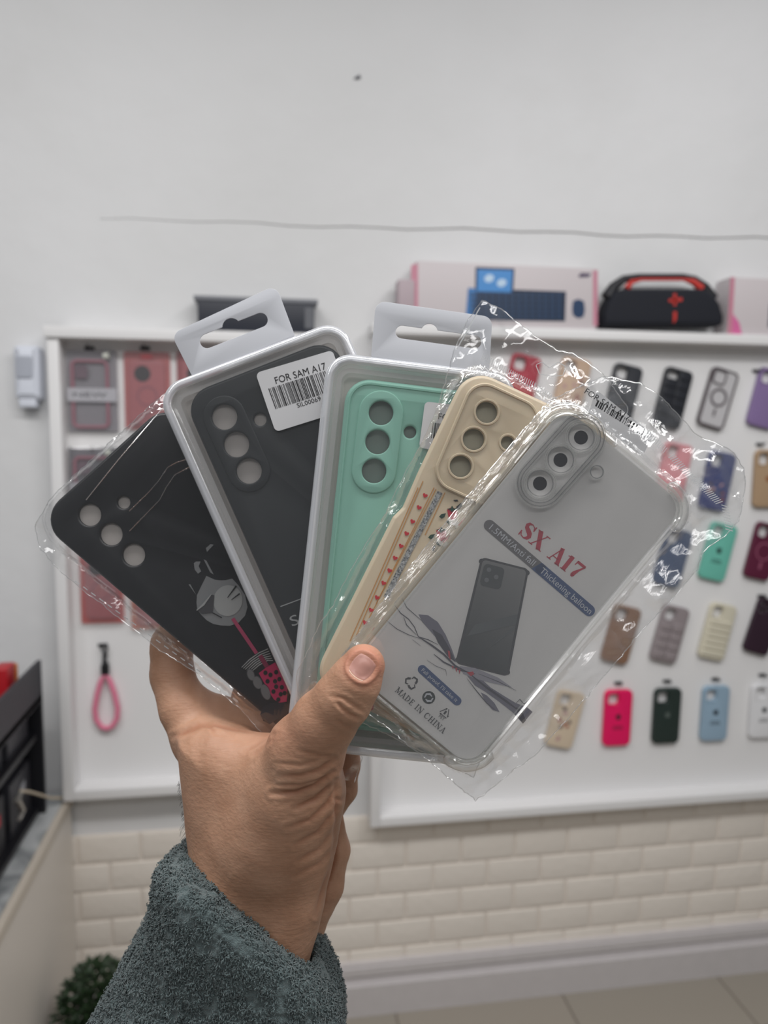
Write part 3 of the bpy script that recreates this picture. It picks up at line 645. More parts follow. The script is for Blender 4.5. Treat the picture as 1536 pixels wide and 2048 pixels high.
def folds(X, Y, seed, lam, n=5, ang0=None, spread=1.2):
    """piecewise flat facets meeting in sharp creases"""
    r = np.random.default_rng(seed); out = np.zeros_like(X)
    for k in range(n):
        a = r.uniform(0, PI) if ang0 is None else ang0+r.uniform(-spread, spread); l = lam*r.uniform(.6, 2.2)
        wx = .25*l*np.sin((X*math.cos(a+1.2)+Y*math.sin(a+1.2))/(l*2.1)+r.uniform(0, 6))
        p = (X*math.cos(a)+Y*math.sin(a)+wx)/l+r.uniform(0, 9)+.0; f = p-np.floor(p); c = r.uniform(.25, .75)
        tri = np.where(f < c, f/c, (1-f)/(1-c)); out += (tri-.5)*l/lam
    return out/math.sqrt(n)
def bag(name, fr, top, right, bottom, left, quad, zf, zb, seed, label, streak=None, amp=.0022, ain=.00012, nu=110, nv=170, film=None):
    t = tag(empty(name, fr.mw), label, 'plastic bag')
    r = np.random.default_rng(seed)
    T, R_, Bo, L = (resample(fr.P(x), n) for x, n in ((top, nu), (right, nv), (bottom, nu), (left, nv)))
    u = np.linspace(0, 1, nu)[:, None, None]; v = np.linspace(0, 1, nv)[None, :, None]
    G = (1-v)*T[:, None]+v*Bo[:, None]+(1-u)*L[None]+u*R_[None]-((1-u)*(1-v)*T[0]+u*(1-v)*T[-1]+(1-u)*v*Bo[0]+u*v*Bo[-1])
    X, Y = G[..., 0], G[..., 1]; sd = poly_sd(quad, X, Y)
    m = np.clip(1-(sd-.0004)/.005, 0, 1); m = m*m*(3-2*m)
    U = u[..., 0]*np.ones_like(X); V = v[..., 0]*np.ones_like(X)
    e = np.clip(np.minimum(np.minimum(U, 1-U)*nu/6, np.minimum(V, 1-V)*nv/6), 0, 1)
    zs = (zf+zb)/2
    F = folds(X, Y, seed, .014, 6); F2 = folds(X, Y, seed+1, .006, 4)
    Fi = folds(X, Y, seed+2, .009, 5, streak, .25) if streak is not None else folds(X, Y, seed+2, .016, 4)
    fo = (F*amp*.8+F2*amp*.22)
    inn = np.clip(-sd/.004, 0, 1)
    zfr = m*zf+(1-m)*(zs+.0006+fo*(.35+.65*e))+Fi*ain*inn+(1-inn)*m*fo*.25
    zfr = np.where(sd < 0, np.maximum(zfr, zf-.0004), zfr)
    zba = m*zb+(1-m)*(zs-.0006+fo*.9*(.35+.65*e))
    jx = (1-e)*r.normal(0, .00022, X.shape); jy = (1-e)*r.normal(0, .00022, X.shape)
    vs = []; fs = []
    for Z in (zfr, zba):
        b0 = len(vs); vs += list(zip((X+jx).ravel(), (Y+jy).ravel(), Z.ravel()))
        for i in range(nu-1):
            for j in range(nv-1):
                q = (b0+i*nv+j, b0+(i+1)*nv+j, b0+(i+1)*nv+j+1, b0+i*nv+j+1); fs.append(q[::-1] if Z is zfr else q)
    link('film_sheet', vs, fs, film or M_film, t, 22)
    b = [(X[i, 0]+jx[i, 0], Y[i, 0]+jy[i, 0], zfr[i, 0]) for i in range(nu)]+[(X[-1, j]+jx[-1, j], Y[-1, j]+jy[-1, j], zfr[-1, j]) for j in range(1, nv)]
    b += [(X[i, -1]+jx[i, -1], Y[i, -1]+jy[i, -1], zfr[i, -1]) for i in range(nu-2, -1, -1)]+[(X[0, j]+jx[0, j], Y[0, j]+jy[0, j], zfr[0, j]) for j in range(nv-2, 0, -1)]
    MB().tube(b[::2], .00028, 5, True).build('heat_sealed_edge', M_seam, t)
    return t
def ticks(fr, parent, p0, p1, n, L, z, wdt=.00035, slant=(0, 1)):
    """row of short heat seal marks between two points of the photograph"""
    a, b = Vector(fr.p(*p0)), Vector(fr.p(*p1)); mb = MB(); q = Vector(fr.p(p0[0]+slant[0]*10, p0[1]+slant[1]*10))-a; q.normalize()
    for k in range(n):
        c = a.lerp(b, k/(n-1)); add_plate(mb, ccw(stroke([tuple(c-q*L/2), tuple(c+q*L/2)], wdt)), z, z+.0001)
    return mb.build('heat_seal_ticks', M_tick, parent, None)
def px2(fr, r): return r*fr_d[id(fr)]/FPX
fr_d = {id(E): .354, id(D): .3665, id(CC): .379, id(B): .394, id(A): .4075}

def case_shell(fr, quad, rad, holes, m, label, outline=None, bumps=(), cat='phone case', edge_m=None):
    t = tag(empty('phone_case', fr.mw), label, cat)
    out = ccw(rnd(fr.P(quad), rad) if outline is None else outline)
    H = [ccw(h) for h in holes]
    plate('back_plate', offset(out, .0008), -.0016, 0, m, t, bev=.0011, holes=H)
    loft('side_wall', out, [(.0016, -.0002), (.0006, -.0009), (0, -.0022), (0, -.0088), (.0018, -.0088), (.0018, -.0016)], edge_m or m, t)
    for bl, z, bev in bumps:
        hh = [h for h in H if poly_sd(bl, np.array([sum(p[0] for p in h)/len(h)]), np.array([sum(p[1] for p in h)/len(h)]))[0] < 0]
        plate('camera_bump', bl, -.0004, z, m, t, bev=.0007, holes=hh)
    return t, out
def tray(fr, quad, label, card):
    t = tag(empty('blister_box', fr.mw), label, 'blister box')
    out = ccw(rnd(fr.P(quad), .0125, 12)); g = .0102
    loft('outer_rim', out, [(0, -.0105), (-.0008, -.0102), (-.0008, -.0008), (.0000, .0006), (.0014, .0013), (.0030, .0013), (.0040, .0004)], M_rim, t)
    loft('inner_wall', out, [(.0042, .0002), (.0050, -.0022), (.0054, -.0035), (.0078, -.0038), (.0086, -.0098)], M_wallc, t)
    loft('sealed_flange', out, [(-.0003, -.0108), (-.0005, -.0104), (.0005, -.0103)], M_clear, t)
    plate('tray_base', offset(out, .0006), -.0108, -.0100, mat('tray_card', card, .7), t)
    plate('clear_lid', offset(out, .0026), .0013, .00155, M_clear, t)
    return t, out
def hang_tab(fr, parent, quad, slot, bump, z, rad=.005):
    q = fr.P(quad, z); sl = fr.P(slot, z); b = fr.P([bump[:2]], z)[0]; r = bump[2]*.38/FPX
    p, q2 = Vector(sl[0]), Vector(sl[1]); rs = bump[3]*.38/FPX
    cap = capsule(tuple(p), tuple(q2), rs, 10)
    # merge the round notch into the upper side of the slot
    d = (q2-p).normalized(); n = Vector((-d.y, d.x)); 
    if (Vector(b)-p).dot(n) < 0: n = -n
    s0 = (Vector(b)-p).dot(d); L = (q2-p).length
    arc = lambda c, a0, a1, rr_, k=10: [(c.x+rr_*math.cos(a0+(a1-a0)*i/k)*d.x+rr_*math.sin(a0+(a1-a0)*i/k)*n.x, c.y+rr_*math.cos(a0+(a1-a0)*i/k)*d.y+rr_*math.sin(a0+(a1-a0)*i/k)*n.y) for i in range(k+1)]
    hole = arc(p, -PI/2, -3*PI/2, rs)[::1]
    nb = p+d*s0+n*(rs*.55)
    a_ = math.asin(min(.9, (rs*.45)/r))
    hole = [x for x in hole]+arc(nb, PI-a_, a_, r)+arc(q2, PI/2, -PI/2, rs)
    hole = ccw(hole)
    return plate('hang_tab', rnd(q, [rad, rad, .001, .001]), z-.0004, z, mat('white_tab', (198, 200, 206), .45), parent, bev=.0001, holes=[hole])

# --- A: black case with printed cat in a film bag
def zp(x, y): return (x/4.656+370, y/4.656+1040)
qA = [(70, 1040), (330, 806), (876, 1273), (616, 1507)]
rA = .4075/FPX
hA = [circ(A.p(*c), 22*rA) for c in ((179, 1030), (222, 1069), (267, 1110))]+[circ(A.p(247, 1005), 12.5*rA)]
M_blk = mat('black_soft_case', (23, 24, 28), .42, coat=.1)
tA, oA = case_shell(A, qA, .0145, hA, M_blk, 'black phone case printed with a white cat sipping a pink drink, leftmost in the fan')
g1 = mat('print_grey', (128, 130, 132), .5); g2 = mat('print_light_grey', (158, 160, 160), .5); g3 = mat('print_dark_grey', (66, 66, 70), .5); gk = mat('print_black', (14, 14, 17), .5)
pk = mat('print_pink', (166, 62, 96), .5); mg = mat('print_magenta', (176, 30, 84), .5)
def zA(pts): return A.P([zp(*p) for p in pts], 0)
cat_face = [(200, 520), (155, 610), (112, 700), (108, 770), (115, 835), (150, 880), (205, 935), (265, 968), (340, 982), (420, 985), (500, 955), (560, 890), (582, 810), (560, 700), (500, 610), (440, 545), (380, 560), (330, 562), (280, 556)]
flat('cat_face', [zA(cat_face)], .0002, g1, tA)
flat('cat_muzzle', [zA(ell((400, 750), 135, 145, .3))], .0004, g2, tA)
flat('cat_eye', [zA([(115, 838), (165, 795), (245, 692), (276, 700), (268, 790), (258, 862), (160, 872)])], .0006, g3, tA)
flat('cat_eyelid', [zA(stroke([(112, 840), (175, 785), (250, 688)], [8, 20, 6])), ], .0008, g2, tA)
flat('eye_line', [zA(stroke([(258, 862), (345, 908)], 9))], .0006, gk, tA)
flat('whisker', [zA(stroke([(398, 722), (480, 612)], [6, 16]))], .0007, gk, tA); flat('whisker', [zA(stroke([(434, 742), (512, 684)], [6, 14]))], .0007, gk, tA)
for q in ([(195, 262), (238, 224), (268, 230), (205, 297)], [(83, 402), (104, 386), (146, 386), (128, 430), (152, 478), (122, 500), (92, 462)], [(174, 366), (200, 378), (268, 508), (236, 488)], [(34, 600), (50, 598), (102, 694)]):
    flat('white_splash', [zA(q)], .0002, g1, tA)
flat('cat_leg', [zA([(700, 1810), (730, 1735), (800, 1702), (900, 1690), (960, 1716), (960, 1790), (860, 1850), (790, 1900), (730, 1870)])], .0003, mat('print_soft_black', (28, 29, 36), .5), tA)
flat('straw', [zA(stroke([(446, 915), (668, 1240)], [34, 34]))], .0006, pk, tA)
flat('straw_end', [zA(stroke([(700, 1260), (765, 1365)], [40, 44]))], .0005, mat('print_dark_pink', (122, 34, 66), .5), tA)
for k in range(6): flat('cup_rim_line', [zA(stroke([(528+k*17, 1372+k*9), (600+k*18, 1300+k*10), (690+k*16, 1236+k*14), (775+k*9, 1198+k*22)], [5, 9, 9, 6]))], .0003, g2, tA)
flat('drink_cup', [zA([(688, 1425), (760, 1370), (840, 1325), (900, 1440), (955, 1570), (948, 1690), (880, 1700), (830, 1670), (790, 1610)])], .0004, mg, tA)
for c in ((750, 1420), (797, 1440), (840, 1500), (770, 1500), (850, 1550), (903, 1555), (825, 1595), (893, 1620), (850, 1415), (880, 1480), (930, 1610), (870, 1670)): flat('drink_bubble', [zA(ell(c, 19, 21))], .0006, gk, tA)
for c, a_, b_ in (((615, 1440), 30, 52), ((677, 1512), 38, 58), ((752, 1600), 38, 72)): flat('cat_toe', [zA(ell(c, a_+7, b_+7, -.35))], .0004, g3, tA); flat('cat_toe_pad', [zA(ell(c, a_, b_, -.35))], .0006, mat('print_mid_grey', (104, 106, 108), .5), tA)
t = tag(empty('insert_card', A.mw), 'grey card inside the black cat case, seen through its round lens holes', 'card')
plate('card_sheet', offset(oA, .0022), -.0024, -.0019, M_hole, t)
plate('card_fold', rnd(A.P([(330, 850), (560, 1040), (540, 1064), (310, 874)]), .001), -.0036, -.0031, M_hole, t)
bA = bag('film_bag', A, [(64, 1052), (92, 1004), (128, 966), (215, 886), (305, 806), (350, 772)], [(350, 768), (470, 860), (700, 1060), (876, 1246)], [(556, 1512), (700, 1390), (876, 1246)],
    [(64, 1052), (72, 1095), (118, 1146), (180, 1196), (233, 1236), (304, 1294), (396, 1352), (480, 1422), (556, 1512)], oA, .0022, -.0104, 21, 'glossy clear film bag around the black cat case, leftmost in the fan', ain=.0002, amp=.0028)
MB().tube([(*A.p(x, y), .0026) for x, y in ((262, 1022), (300, 985), (320, 962), (338, 935), (356, 925), (400, 912))], .0003, 6).build('folded_flap_edge', M_film, bA)
MB().tube([(*A.p(x, y), .0026) for x, y in ((262, 1062), (322, 1000), (335, 975), (352, 950), (380, 935), (410, 925))], .0003, 6).build('folded_flap_edge', M_film, bA)
MB().tube([(*A.p(x, y), .0026) for x, y in ((176, 1000), (240, 920), (300, 850), (330, 815))], .0003, 6).build('film_overlap_line', M_seam, bA)
ticks(A, bA, (150, 1166), (395, 1344), 16, .0030, -.0030, .0005, slant=(1, .72))

# --- B: dark case in blister box
qB = [(312, 780), (680, 640), (1000, 1358), (632, 1500)]; rB = .394/FPX
tB, oB = tray(B, qB, 'clear rimmed blister box with white hang tab holding the dark grey case', (206, 200, 194))
hang_tab(B, tB, [(342, 668), (552, 570), (590, 672), (384, 752)], [(414, 682), (521, 640)], (463, 655, 19, 15), -.0006)
hB = [circ(B.p(*c), 25.5*rB) for c in ((449, 834), (473, 889), (498, 942))]+[circ(B.p(520, 839), 12.5*rB)]
M_dk = mat('dark_slate_silicone', (26, 31, 35), .55)
bump = capsule(B.p(449, 834), B.p(498, 942), 43*rB, 14)
t, o_ = case_shell(B, [(362, 792), (664, 674), (945, 1300), (642, 1420)], .0135, hB, M_dk, 'dark slate grey silicone phone case with barcode sticker on its box, second from left', bumps=[(bump, .0007, 0)])
plate('backing_insert', offset(ccw(o_), .003), -.0026, -.0021, mat('tray_card_warm', (184, 178, 174), .7), tB)
flat('printed_line', [stroke(B.P([(561, 1213), (604, 1197)]), .0005)], .0002, mat('print_silver', (170, 172, 172), .4), t)
text_local('printed_letter', 'S', B.p(585, 1253), B.p(600, 1247), 21*rB, .0002, mat('print_silver', (170, 172, 172)), t)
lab = plate('barcode_label', rnd(B.P([(511, 746), (665, 700), (704, 816), (551, 864)], .0018), .0026), .0016, .0018, mat('label_paper', (196, 196, 198), .55), tB)
M_ink = mat('ink_black', (20, 20, 24), .5)
def LB(x, y): return B.p(480+x/6.4, 680+y/6.4, .0019)
text_local('label_text', 'FOR SAM A17', LB(462, 562), LB(1108, 372), 14*rB, .0019, M_ink, lab)
mb = MB()
for q in barcode(LB(455, 882), LB(1250, 632), LB(362, 622), 44, 5): add_plate(mb, ccw(q), .0018, .0019)
mb.build('barcode', M_ink, lab, None)
text_local('label_code', 'SIL00069', LB(738, 866), LB(1040, 772), 9*rB, .0019, M_ink, lab)

# --- C: mint case in blister box
qC = [(657, 706), (1034, 752), (950, 1532), (573, 1494)]; rC = .379/FPX
tC, oC = tray(CC, qC, 'clear rimmed blister box with white hang tab holding the mint case, centre of the fan', (176, 182, 178))
hang_tab(CC, tC, [(752, 601), (985, 634), (978, 750), (742, 714)], [(804, 664), (950, 684)], (860, 655, 17, 13), -.0006)
hC = [circ(CC.p(*c), 24.5*rC) for c in ((762, 826), (755, 884), (748, 942))]+[circ(CC.p(820, 864), 12.5*rC)]
M_mint = mat('mint_silicone', (150, 202, 185), .45)
bump = capsule(CC.p(762, 826), CC.p(748, 942), 45*rC, 14)
t, o_ = case_shell(CC, [(694, 752), (1000, 790), (934, 1484), (624, 1452)], .0125, hC, M_mint, 'mint green silicone phone case in the middle of the fan', bumps=[(bump, .0009, 0)])
plate('backing_insert', offset(ccw(o_), .003), -.0036, -.0031, mat('backing_green_grey', (138, 148, 142), .7), tC)
loft('rim_lip', offset(o_, .0018), [(0, -.0004), (.0002, .0006), (.0010, .0006), (.0013, -.0002)], M_mint, t)
MB().tube([(*CC.p(673, 985), -.005), (*CC.p(667, 1040), -.005)], .0009, 8).build('side_button', M_mint, t)
lab = plate('barcode_label', rnd(CC.P([(850, 803), (960, 815), (945, 915), (838, 895)], .0018), .0022), .0016, .0018, mat('label_paper', (196, 196, 198)), tC)
text_local('label_text', 'FOR', CC.p(876, 838, .0019), CC.p(908, 842, .0019), 12*rC, .0019, M_ink, lab)
mb = MB()
for q in barcode(CC.p(862, 876, .0019), CC.p(945, 886, .0019), CC.p(866, 845, .0019), 18, 8): add_plate(mb, ccw(q), .0018, .0019)
mb.build('barcode', M_ink, lab, None)

# --- D: beige case with hearts and strawberries in a film bag
rD = .3665/FPX
hD = [circ(D.p(*c), 21.5*rD) for c in ((973, 825), (947, 879), (921, 933))]+[circ(D.p(1015, 886), 13.5*rD)]
M_bei = mat('cream_soft_case', (206, 190, 165), .45, sss=.15)
outD = rnd(D.P([(937, 732), (1240, 872), (925, 1512), (619, 1368), (786, 1034), (806, 1014), (836, 945)]), [.0135, .0135, .0135, .0135, .003, .003, .006])
bumpD = rnd(D.P([(947, 752), (1090, 818), (1003, 1030), (857, 963)]), .0105, 10)
tD, oD = case_shell(D, None, 0, hD, M_bei, 'cream phone case with red hearts, strawberries and a glitter stripe, fourth in the fan', outline=outD, bumps=[(ccw(bumpD), .0012, 0)])
for c, r_ in (((973, 825), 21.5), ((947, 879), 21.5), ((921, 933), 21.5), ((1015, 886), 13.5)): loft('lens_ring', circ(D.p(*c), (r_+5.5)*rD), [(0, .0010), (.0003, .0018), (.0010, .0018), (.0013, .0010)], M_bei, tD)
loft('bump_lip', ccw(bumpD), [(.0004, .0010), (.0006, .0018), (.0014, .0018), (.0018, .0011)], M_bei, tD)
M_org = mat('orange_line', (196, 142, 84), .5); M_red = mat('heart_red', (196, 56, 66), .45)
for p0, p1 in (((846, 962), (712, 1272)), ((872, 978), (738, 1236)), ((836, 975), (700, 1282)), ((890, 985), (850, 1070)), ((868, 975), (752, 1208))): flat('ribbon_line', [stroke(D.P([p0, p1]), .0004)], .0002, M_org, tD)
def heart(c, s_, ang):
    P = []
    for k in range(24):
        a_ = 2*PI*k/24; x = .0625*16*math.sin(a_)**3; y = .0625*(13*math.cos(a_)-5*math.cos(2*a_)-2*math.cos(3*a_)-math.cos(4*a_))
        P.append((c[0]+s_*(x*math.cos(ang)-y*math.sin(ang)), c[1]+s_*(x*math.sin(ang)+y*math.cos(ang))))
    return P
for x, y in ((850, 991), (838, 1015), (825, 1043), (813, 1067), (802, 1092), (790, 1116), (779, 1141), (767, 1166), (754, 1195), (742, 1220), (730, 1245)):
    flat('printed_heart', [heart(D.p(x, y), .00125, 0)], .0003, M_red, tD)
def glit():
    m = bpy.data.materials.new('silver_glitter'); m.use_nodes = True; nt = m.node_tree; b = nt.nodes['Principled BSDF']; N = nt.nodes.new; L = nt.links.new
    tc = N('ShaderNodeTexCoord'); v = N('ShaderNodeTexVoronoi'); v.inputs['Scale'].default_value = 1500; L(tc.outputs['Object'], v.inputs['Vector'])
    r = N('ShaderNodeValToRGB'); r.color_ramp.elements[0].color = srgb(70, 74, 80); r.color_ramp.elements[1].color = srgb(214, 216, 216); L(v.outputs['Color'], r.inputs[0]); L(r.outputs[0], b.inputs['Base Color']); b.inputs['Metallic'].default_value = .4; b.inputs['Roughness'].default_value = .4; return m
flat('glitter_stripe', [stroke(D.P([(880, 984), (826, 1088), (772, 1195)]), .0026)], .0003, glit(), tD)
M_leaf = mat('print_leaf', (44, 70, 60), .5); M_stb = mat('strawberry_red', (184, 60, 72), .45)
def zD(pts): return D.P([(560+x/2.844, 900+y/2.844) for x, y in pts])
for c in ((980, 362), (918, 480)):
    x, y = c
    flat('strawberry', [zD([(x-30, y-22), (x-12, y-34), (x+18, y-30), (x+30, y-10), (x+22, y+22), (x, y+40), (x-22, y+18)])], .0003, M_stb, tD)
    flat('strawberry_cap', [zD([(x-32, y-28), (x-10, y-30), (x-2, y-46), (x+8, y-30), (x+34, y-30), (x+10, y-18), (x-4, y-8), (x-12, y-20)])], .0005, M_leaf, tD)
    flat('white_flower', [zD(ell((x+2, y+44), 34, 20, .5))], .0002, mat('print_white', (224, 220, 212), .5), tD)
    flat('leaf', [zD([(x-76, y+18), (x-62, y+2), (x-36, y-2), (x-44, y+18), (x-60, y+28)])], .0004, M_leaf, tD)
    flat('leaf', [zD([(x-36, y+44), (x-24, y+38), (x-8, y+64), (x-22, y+62)])], .0004, M_leaf, tD)
for q in ([(1000, 325), (1030, 300), (1036, 318), (1016, 340)], [(985, 285), (1008, 282), (1014, 292), (996, 294)], [(862, 566), (876, 540), (886, 546), (872, 576)]): flat('leaf', [zD(q)], .0004, mat('print_leaf_dark', (52, 56, 58), .5), tD)
flat('printed_red_dot', [circ(D.p(741, 1414), .0016)], .0003, M_red, tD)
t = tag(empty('insert_card', D.mw), 'pale grey-green card behind the cream case, seen through its lens holes', 'card')
plate('card_sheet', offset(ccw(oD), .0024), -.0032, -.0027, mat('card_green_grey', (176, 174, 158), .7), t)
plate('card_fold', rnd(D.P([(930, 800), (1120, 880), (1112, 900), (922, 820)]), .001), -.0038, -.0033, mat('card_green_grey', (176, 174, 158)), t)
bD = bag('film_bag', D, [(966, 598), (1010, 618), (1070, 668), (1118, 698), (1150, 702), (1210, 745), (1262, 815)], [(1262, 815), (1200, 960), (1050, 1300), (948, 1560)], [(596, 1412), (720, 1446), (830, 1500), (948, 1560)],
    [(966, 598), (935, 640), (908, 700), (896, 745), (880, 800), (852, 870), (815, 935), (768, 1032), (722, 1105), (690, 1160), (664, 1215), (640, 1245), (612, 1310), (590, 1350), (596, 1412)], oD, .0026, -.0100, 41, 'clear film bag with a high crumpled top flap around the cream heart case', ain=.00022, amp=.0026, streak=.1)
ticks(D, bD, (1012, 742), (1068, 772), 15, .0034, .0004, .00035, slant=(-.35, 1)); ticks(D, bD, (965, 713), (1008, 738), 12, .003, .0004, .0003, slant=(-.35, 1)); ticks(D, bD, (1070, 773), (1110, 800), 11, .003, .0004, .0003, slant=(-.35, 1))
ticks(D, bD, (958, 618), (918, 690), 7, .0032, -.0025, .0006, slant=(-.5, .85))
loft('hang_hole', rnd(D.P([(1072, 728), (1086, 722), (1100, 734), (1118, 722), (1134, 732), (1128, 750), (1108, 752), (1080, 748)]), .001), [(0, -.0020), (0, -.0012), (.0003, -.0012), (.0003, -.0020)], M_tick, bD)

# --- E: clear bumper case with printed insert in a film bag
rE = .354/FPX; u_ = Vector((.636, -.772)); r_ = Vector((.772, .636))
qE = [(1128, 797), (1388, 1011), (942, 1553), (682, 1339)]
pE = E.P(qE); baseE = ccw(rnd(pE, .0125, 10))
tE = tag(empty('phone_case', E.mw), 'clear bumper phone case with air cushion corners, frontmost and rightmost in the fan', 'phone case')
hE = [circ(E.p(*c), 27*rE) for c in ((1162, 875), (1121, 920), (1080, 967))]+[circ(E.p(1193, 944), 13*rE)]
plate('back_plate', offset(baseE, .0016), -.0012, -.0002, M_clear, tE, holes=hE)
loft('side_wall', baseE, [(.0018, -.0004), (.0008, .0004), (0, 0), (-.0004, -.0020), (-.0004, -.0095), (.0014, -.0095), (.0016, -.0012)], M_tpu, tE)
loft('side_wall_inner_edge', offset(baseE, .0028), [(0, -.0006), (0, 0), (.0005, 0), (.0005, -.0006)], M_refrpale, tE)
for i in range(4):
    c = Vector(pE[i]); a_ = (Vector(pE[i-1])-c).normalized(); b_ = (Vector(pE[(i+1) % 4])-c).normalized(); ctr = c+(a_+b_)*.0125
    A0 = math.atan2(-(a_+b_).y, -(a_+b_).x)
    arc_ = [(ctr.x+(.0125+.0010)*math.cos(A0+s_*.95), ctr.y+(.0125+.0010)*math.sin(A0+s_*.95)) for s_ in [k/8-1 for k in range(17)]]
    MB().tube([(x, y, -.0035) for x, y in arc_], .003, 10, radii=[.0012]+[.0030]*15+[.0012]).build('corner_cushion', M_tpu, tE)
    MB().tube([(x, y, -.0002) for x, y in [(ctr.x+.0105*math.cos(A0+s_*.8), ctr.y+.0105*math.sin(A0+s_*.8)) for s_ in [k/6-1 for k in range(13)]]], .0005, 6).build('cushion_ridge', M_refrpale, tE)
P1, P3 = E.p(1162, 875), E.p(1080, 967)
for r0, mm, zz in ((50, M_refrpale, .0009), (46, M_refrdark, .0012), (39.5, M_refrdark, .0006), (37, M_refrpale, .0006)):
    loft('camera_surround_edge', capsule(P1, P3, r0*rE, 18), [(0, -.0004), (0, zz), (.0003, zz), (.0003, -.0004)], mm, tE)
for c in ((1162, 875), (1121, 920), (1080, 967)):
    for r0, mm in ((32.5, M_refrpale), (29.5, M_refrpale), (26, M_refrdark)): loft('lens_ring', circ(E.p(*c), r0*rE, 40), [(0, -.0004), (0, .0008), (.00028, .0008), (.00028, -.0004)], mm, tE)
loft('flash_ring', circ(E.p(1193, 944), 13.5*rE), [(0, -.0004), (0, .0006), (.0004, .0006), (.0004, -.0004)], M_refrdark, tE); loft('flash_ring', circ(E.p(1193, 944), 15*rE), [(0, -.0004), (0, .0007), (.0003, .0007), (.0003, -.0004)], M_refrpale, tE)
tI = tag(empty('printed_insert', E.mw), 'grey printed insert sheet reading SX A17 inside the clear bumper case', 'printed card')
M_ins = mat('insert_sheet', (220, 218, 216), .6, mottle=.02, mscale=25)
plate('sheet', offset(baseE, .0026), -.0024, -.0020, M_ins, tI); ZI = -.00192
def lp(x, y): return E.p(x, y, ZI)
def LP(pts): return [lp(*p) for p in pts]
def z5(pts): return LP([(700+x/2.56, 1000+y/2.56) for x, y in pts])
for c in ((1162, 875), (1121, 920), (1080, 967)):
    flat('printed_lens_dot', [circ(lp(*c), 14*rE)], ZI, mat('print_lens_black', (44, 44, 50), .5), tI)
M_crim = mat('print_crimson', (186, 44, 68), .5); M_blue = mat('pill_blue', (62, 84, 128), .5); M_pg = mat('pill_grey', (112, 110, 112), .5); M_wt = mat('print_pale', (206, 208, 214), .5)
text_local('printed_title', None, lp(1036, 1068), lp(1152, 1161), 34*rE, ZI, M_crim, tI, vf=serif_text('SX A17', .23, .06, .26, .02))
c0, c1 = Vector((979, 1051)), Vector((1178.5, 1221)); dv = (c1-c0).normalized(); dn = Vector((-dv.y, dv.x))
sp_ = c0.lerp(c1, .48)
flat('slogan_pill', [capsule(lp(*c0), lp(*sp_), 11.5*rE)], ZI, M_pg, tI)
flat('slogan_pill', [capsule(lp(*c1), lp(*sp_), 11.5*rE)[:13]+[lp(*(sp_-dn*11.5)), lp(*(sp_+dn*11.5))] if False else capsule(lp(*(sp_+dv*10)), lp(*c1), 11.5*rE)], ZI+.00004, M_blue, tI)
flat('slogan_pill_joint', [[lp(*(sp_-dn*11.5+dv*2)), lp(*(sp_-dn*11.5+dv*14)), lp(*(sp_+dn*11.5+dv*14)), lp(*(sp_+dn*11.5-dv*6))]], ZI+.00004, M_blue, tI)
def ptext(s_, a_, b_, h, m, off=0, nm='printed_text'):
    a_ = Vector(a_); b_ = Vector(b_); d_ = (b_-a_).normalized(); n_ = Vector((-d_.y, d_.x))*off
    return text_local(nm, s_, lp(*(a_+n_)), lp(*(b_+n_)), h*rE, ZI+.0001, m, tI)
ptext('1.5MM/Anti fall', c0+dv*3, sp_-dv*8, 13, M_wt, 6); ptext('Thickening balloon', sp_+dv*10, c1+dv*5, 13, M_wt, 6)
e0, e1 = Vector((844.5, 1339)), Vector((914, 1402))
flat('slogan_pill', [capsule(lp(*e0), lp(*e1), 9*rE)], ZI, M_blue, tI); ptext("Fall proof, I'll take it", e0, e1, 7.5, M_wt, 3.4)
M_pr = mat('print_charcoal', (62, 60, 64), .5)
text_local('printed_text', None, lp(789, 1382), lp(886, 1468), 12.5*rE, ZI+.0001, M_pr, tI, vf=serif_text('MADE IN CHINA', .15, .07, .3, .08))
# three recycling marks
for k in range(3):
    c = Vector((823, 1365)); a0 = k*2*PI/3+.6
    pts = [(c.x+13*math.cos(a0+x)*q, c.y+13*math.sin(a0+x)*q) for x, q in ((0, .55), (.35, .9), (1.0, 1.0), (1.5, .75))]
    flat('recycling_arrow', [stroke(LP(pts), [.0004, .0008, .0009, .0011])], ZI, M_pr, tI); flat('recycling_arrow_head', [LP([(c.x+13*math.cos(a0+x)*q, c.y+13*math.sin(a0+x)*q) for x, q in ((1.35, 1.05), (1.55, .45), (1.95, .75))])], ZI, M_pr, tI)
flat('round_mark', [circ(lp(857.5, 1395), 13*rE)], ZI, mat('print_green_black', (40, 48, 46), .5), tI)
flat('round_mark_arrow', [stroke(LP([(849, 1395), (853, 1388), (860, 1388), (864, 1393)]), [.0005, .0009, .0010, .0004])], ZI+.0001, M_wt, tI); flat('round_mark_arrow', [stroke(LP([(866, 1396), (862, 1402), (855, 1402), (851, 1398)]), [.0005, .0009, .0010, .0004])], ZI+.0001, M_wt, tI)
c = Vector((890, 1426))
for k in range(3):
    a0 = k*2*PI/3-.9; a_ = (c.x+13*math.cos(a0), c.y+13*math.sin(a0)); b_ = (c.x+13*math.cos(a0+2.09), c.y+13*math.sin(a0+2.09))
    q0 = Vector(a_).lerp(Vector(b_), .12); q1 = Vector(a_).lerp(Vector(b_), .72); flat('triangle_arrow', [stroke(LP([q0, q1]), .0004)], ZI, M_pr, tI); flat('triangle_arrow_head', [stroke(LP([q1, Vector(a_).lerp(Vector(b_), .86)]), [.0011, .0002])], ZI, M_pr, tI)
ptext('1', (887, 1426), (890, 1428.5), 8, M_pr, 1); ptext('PET', (878, 1432), (888, 1440), 6, M_pr, 2)
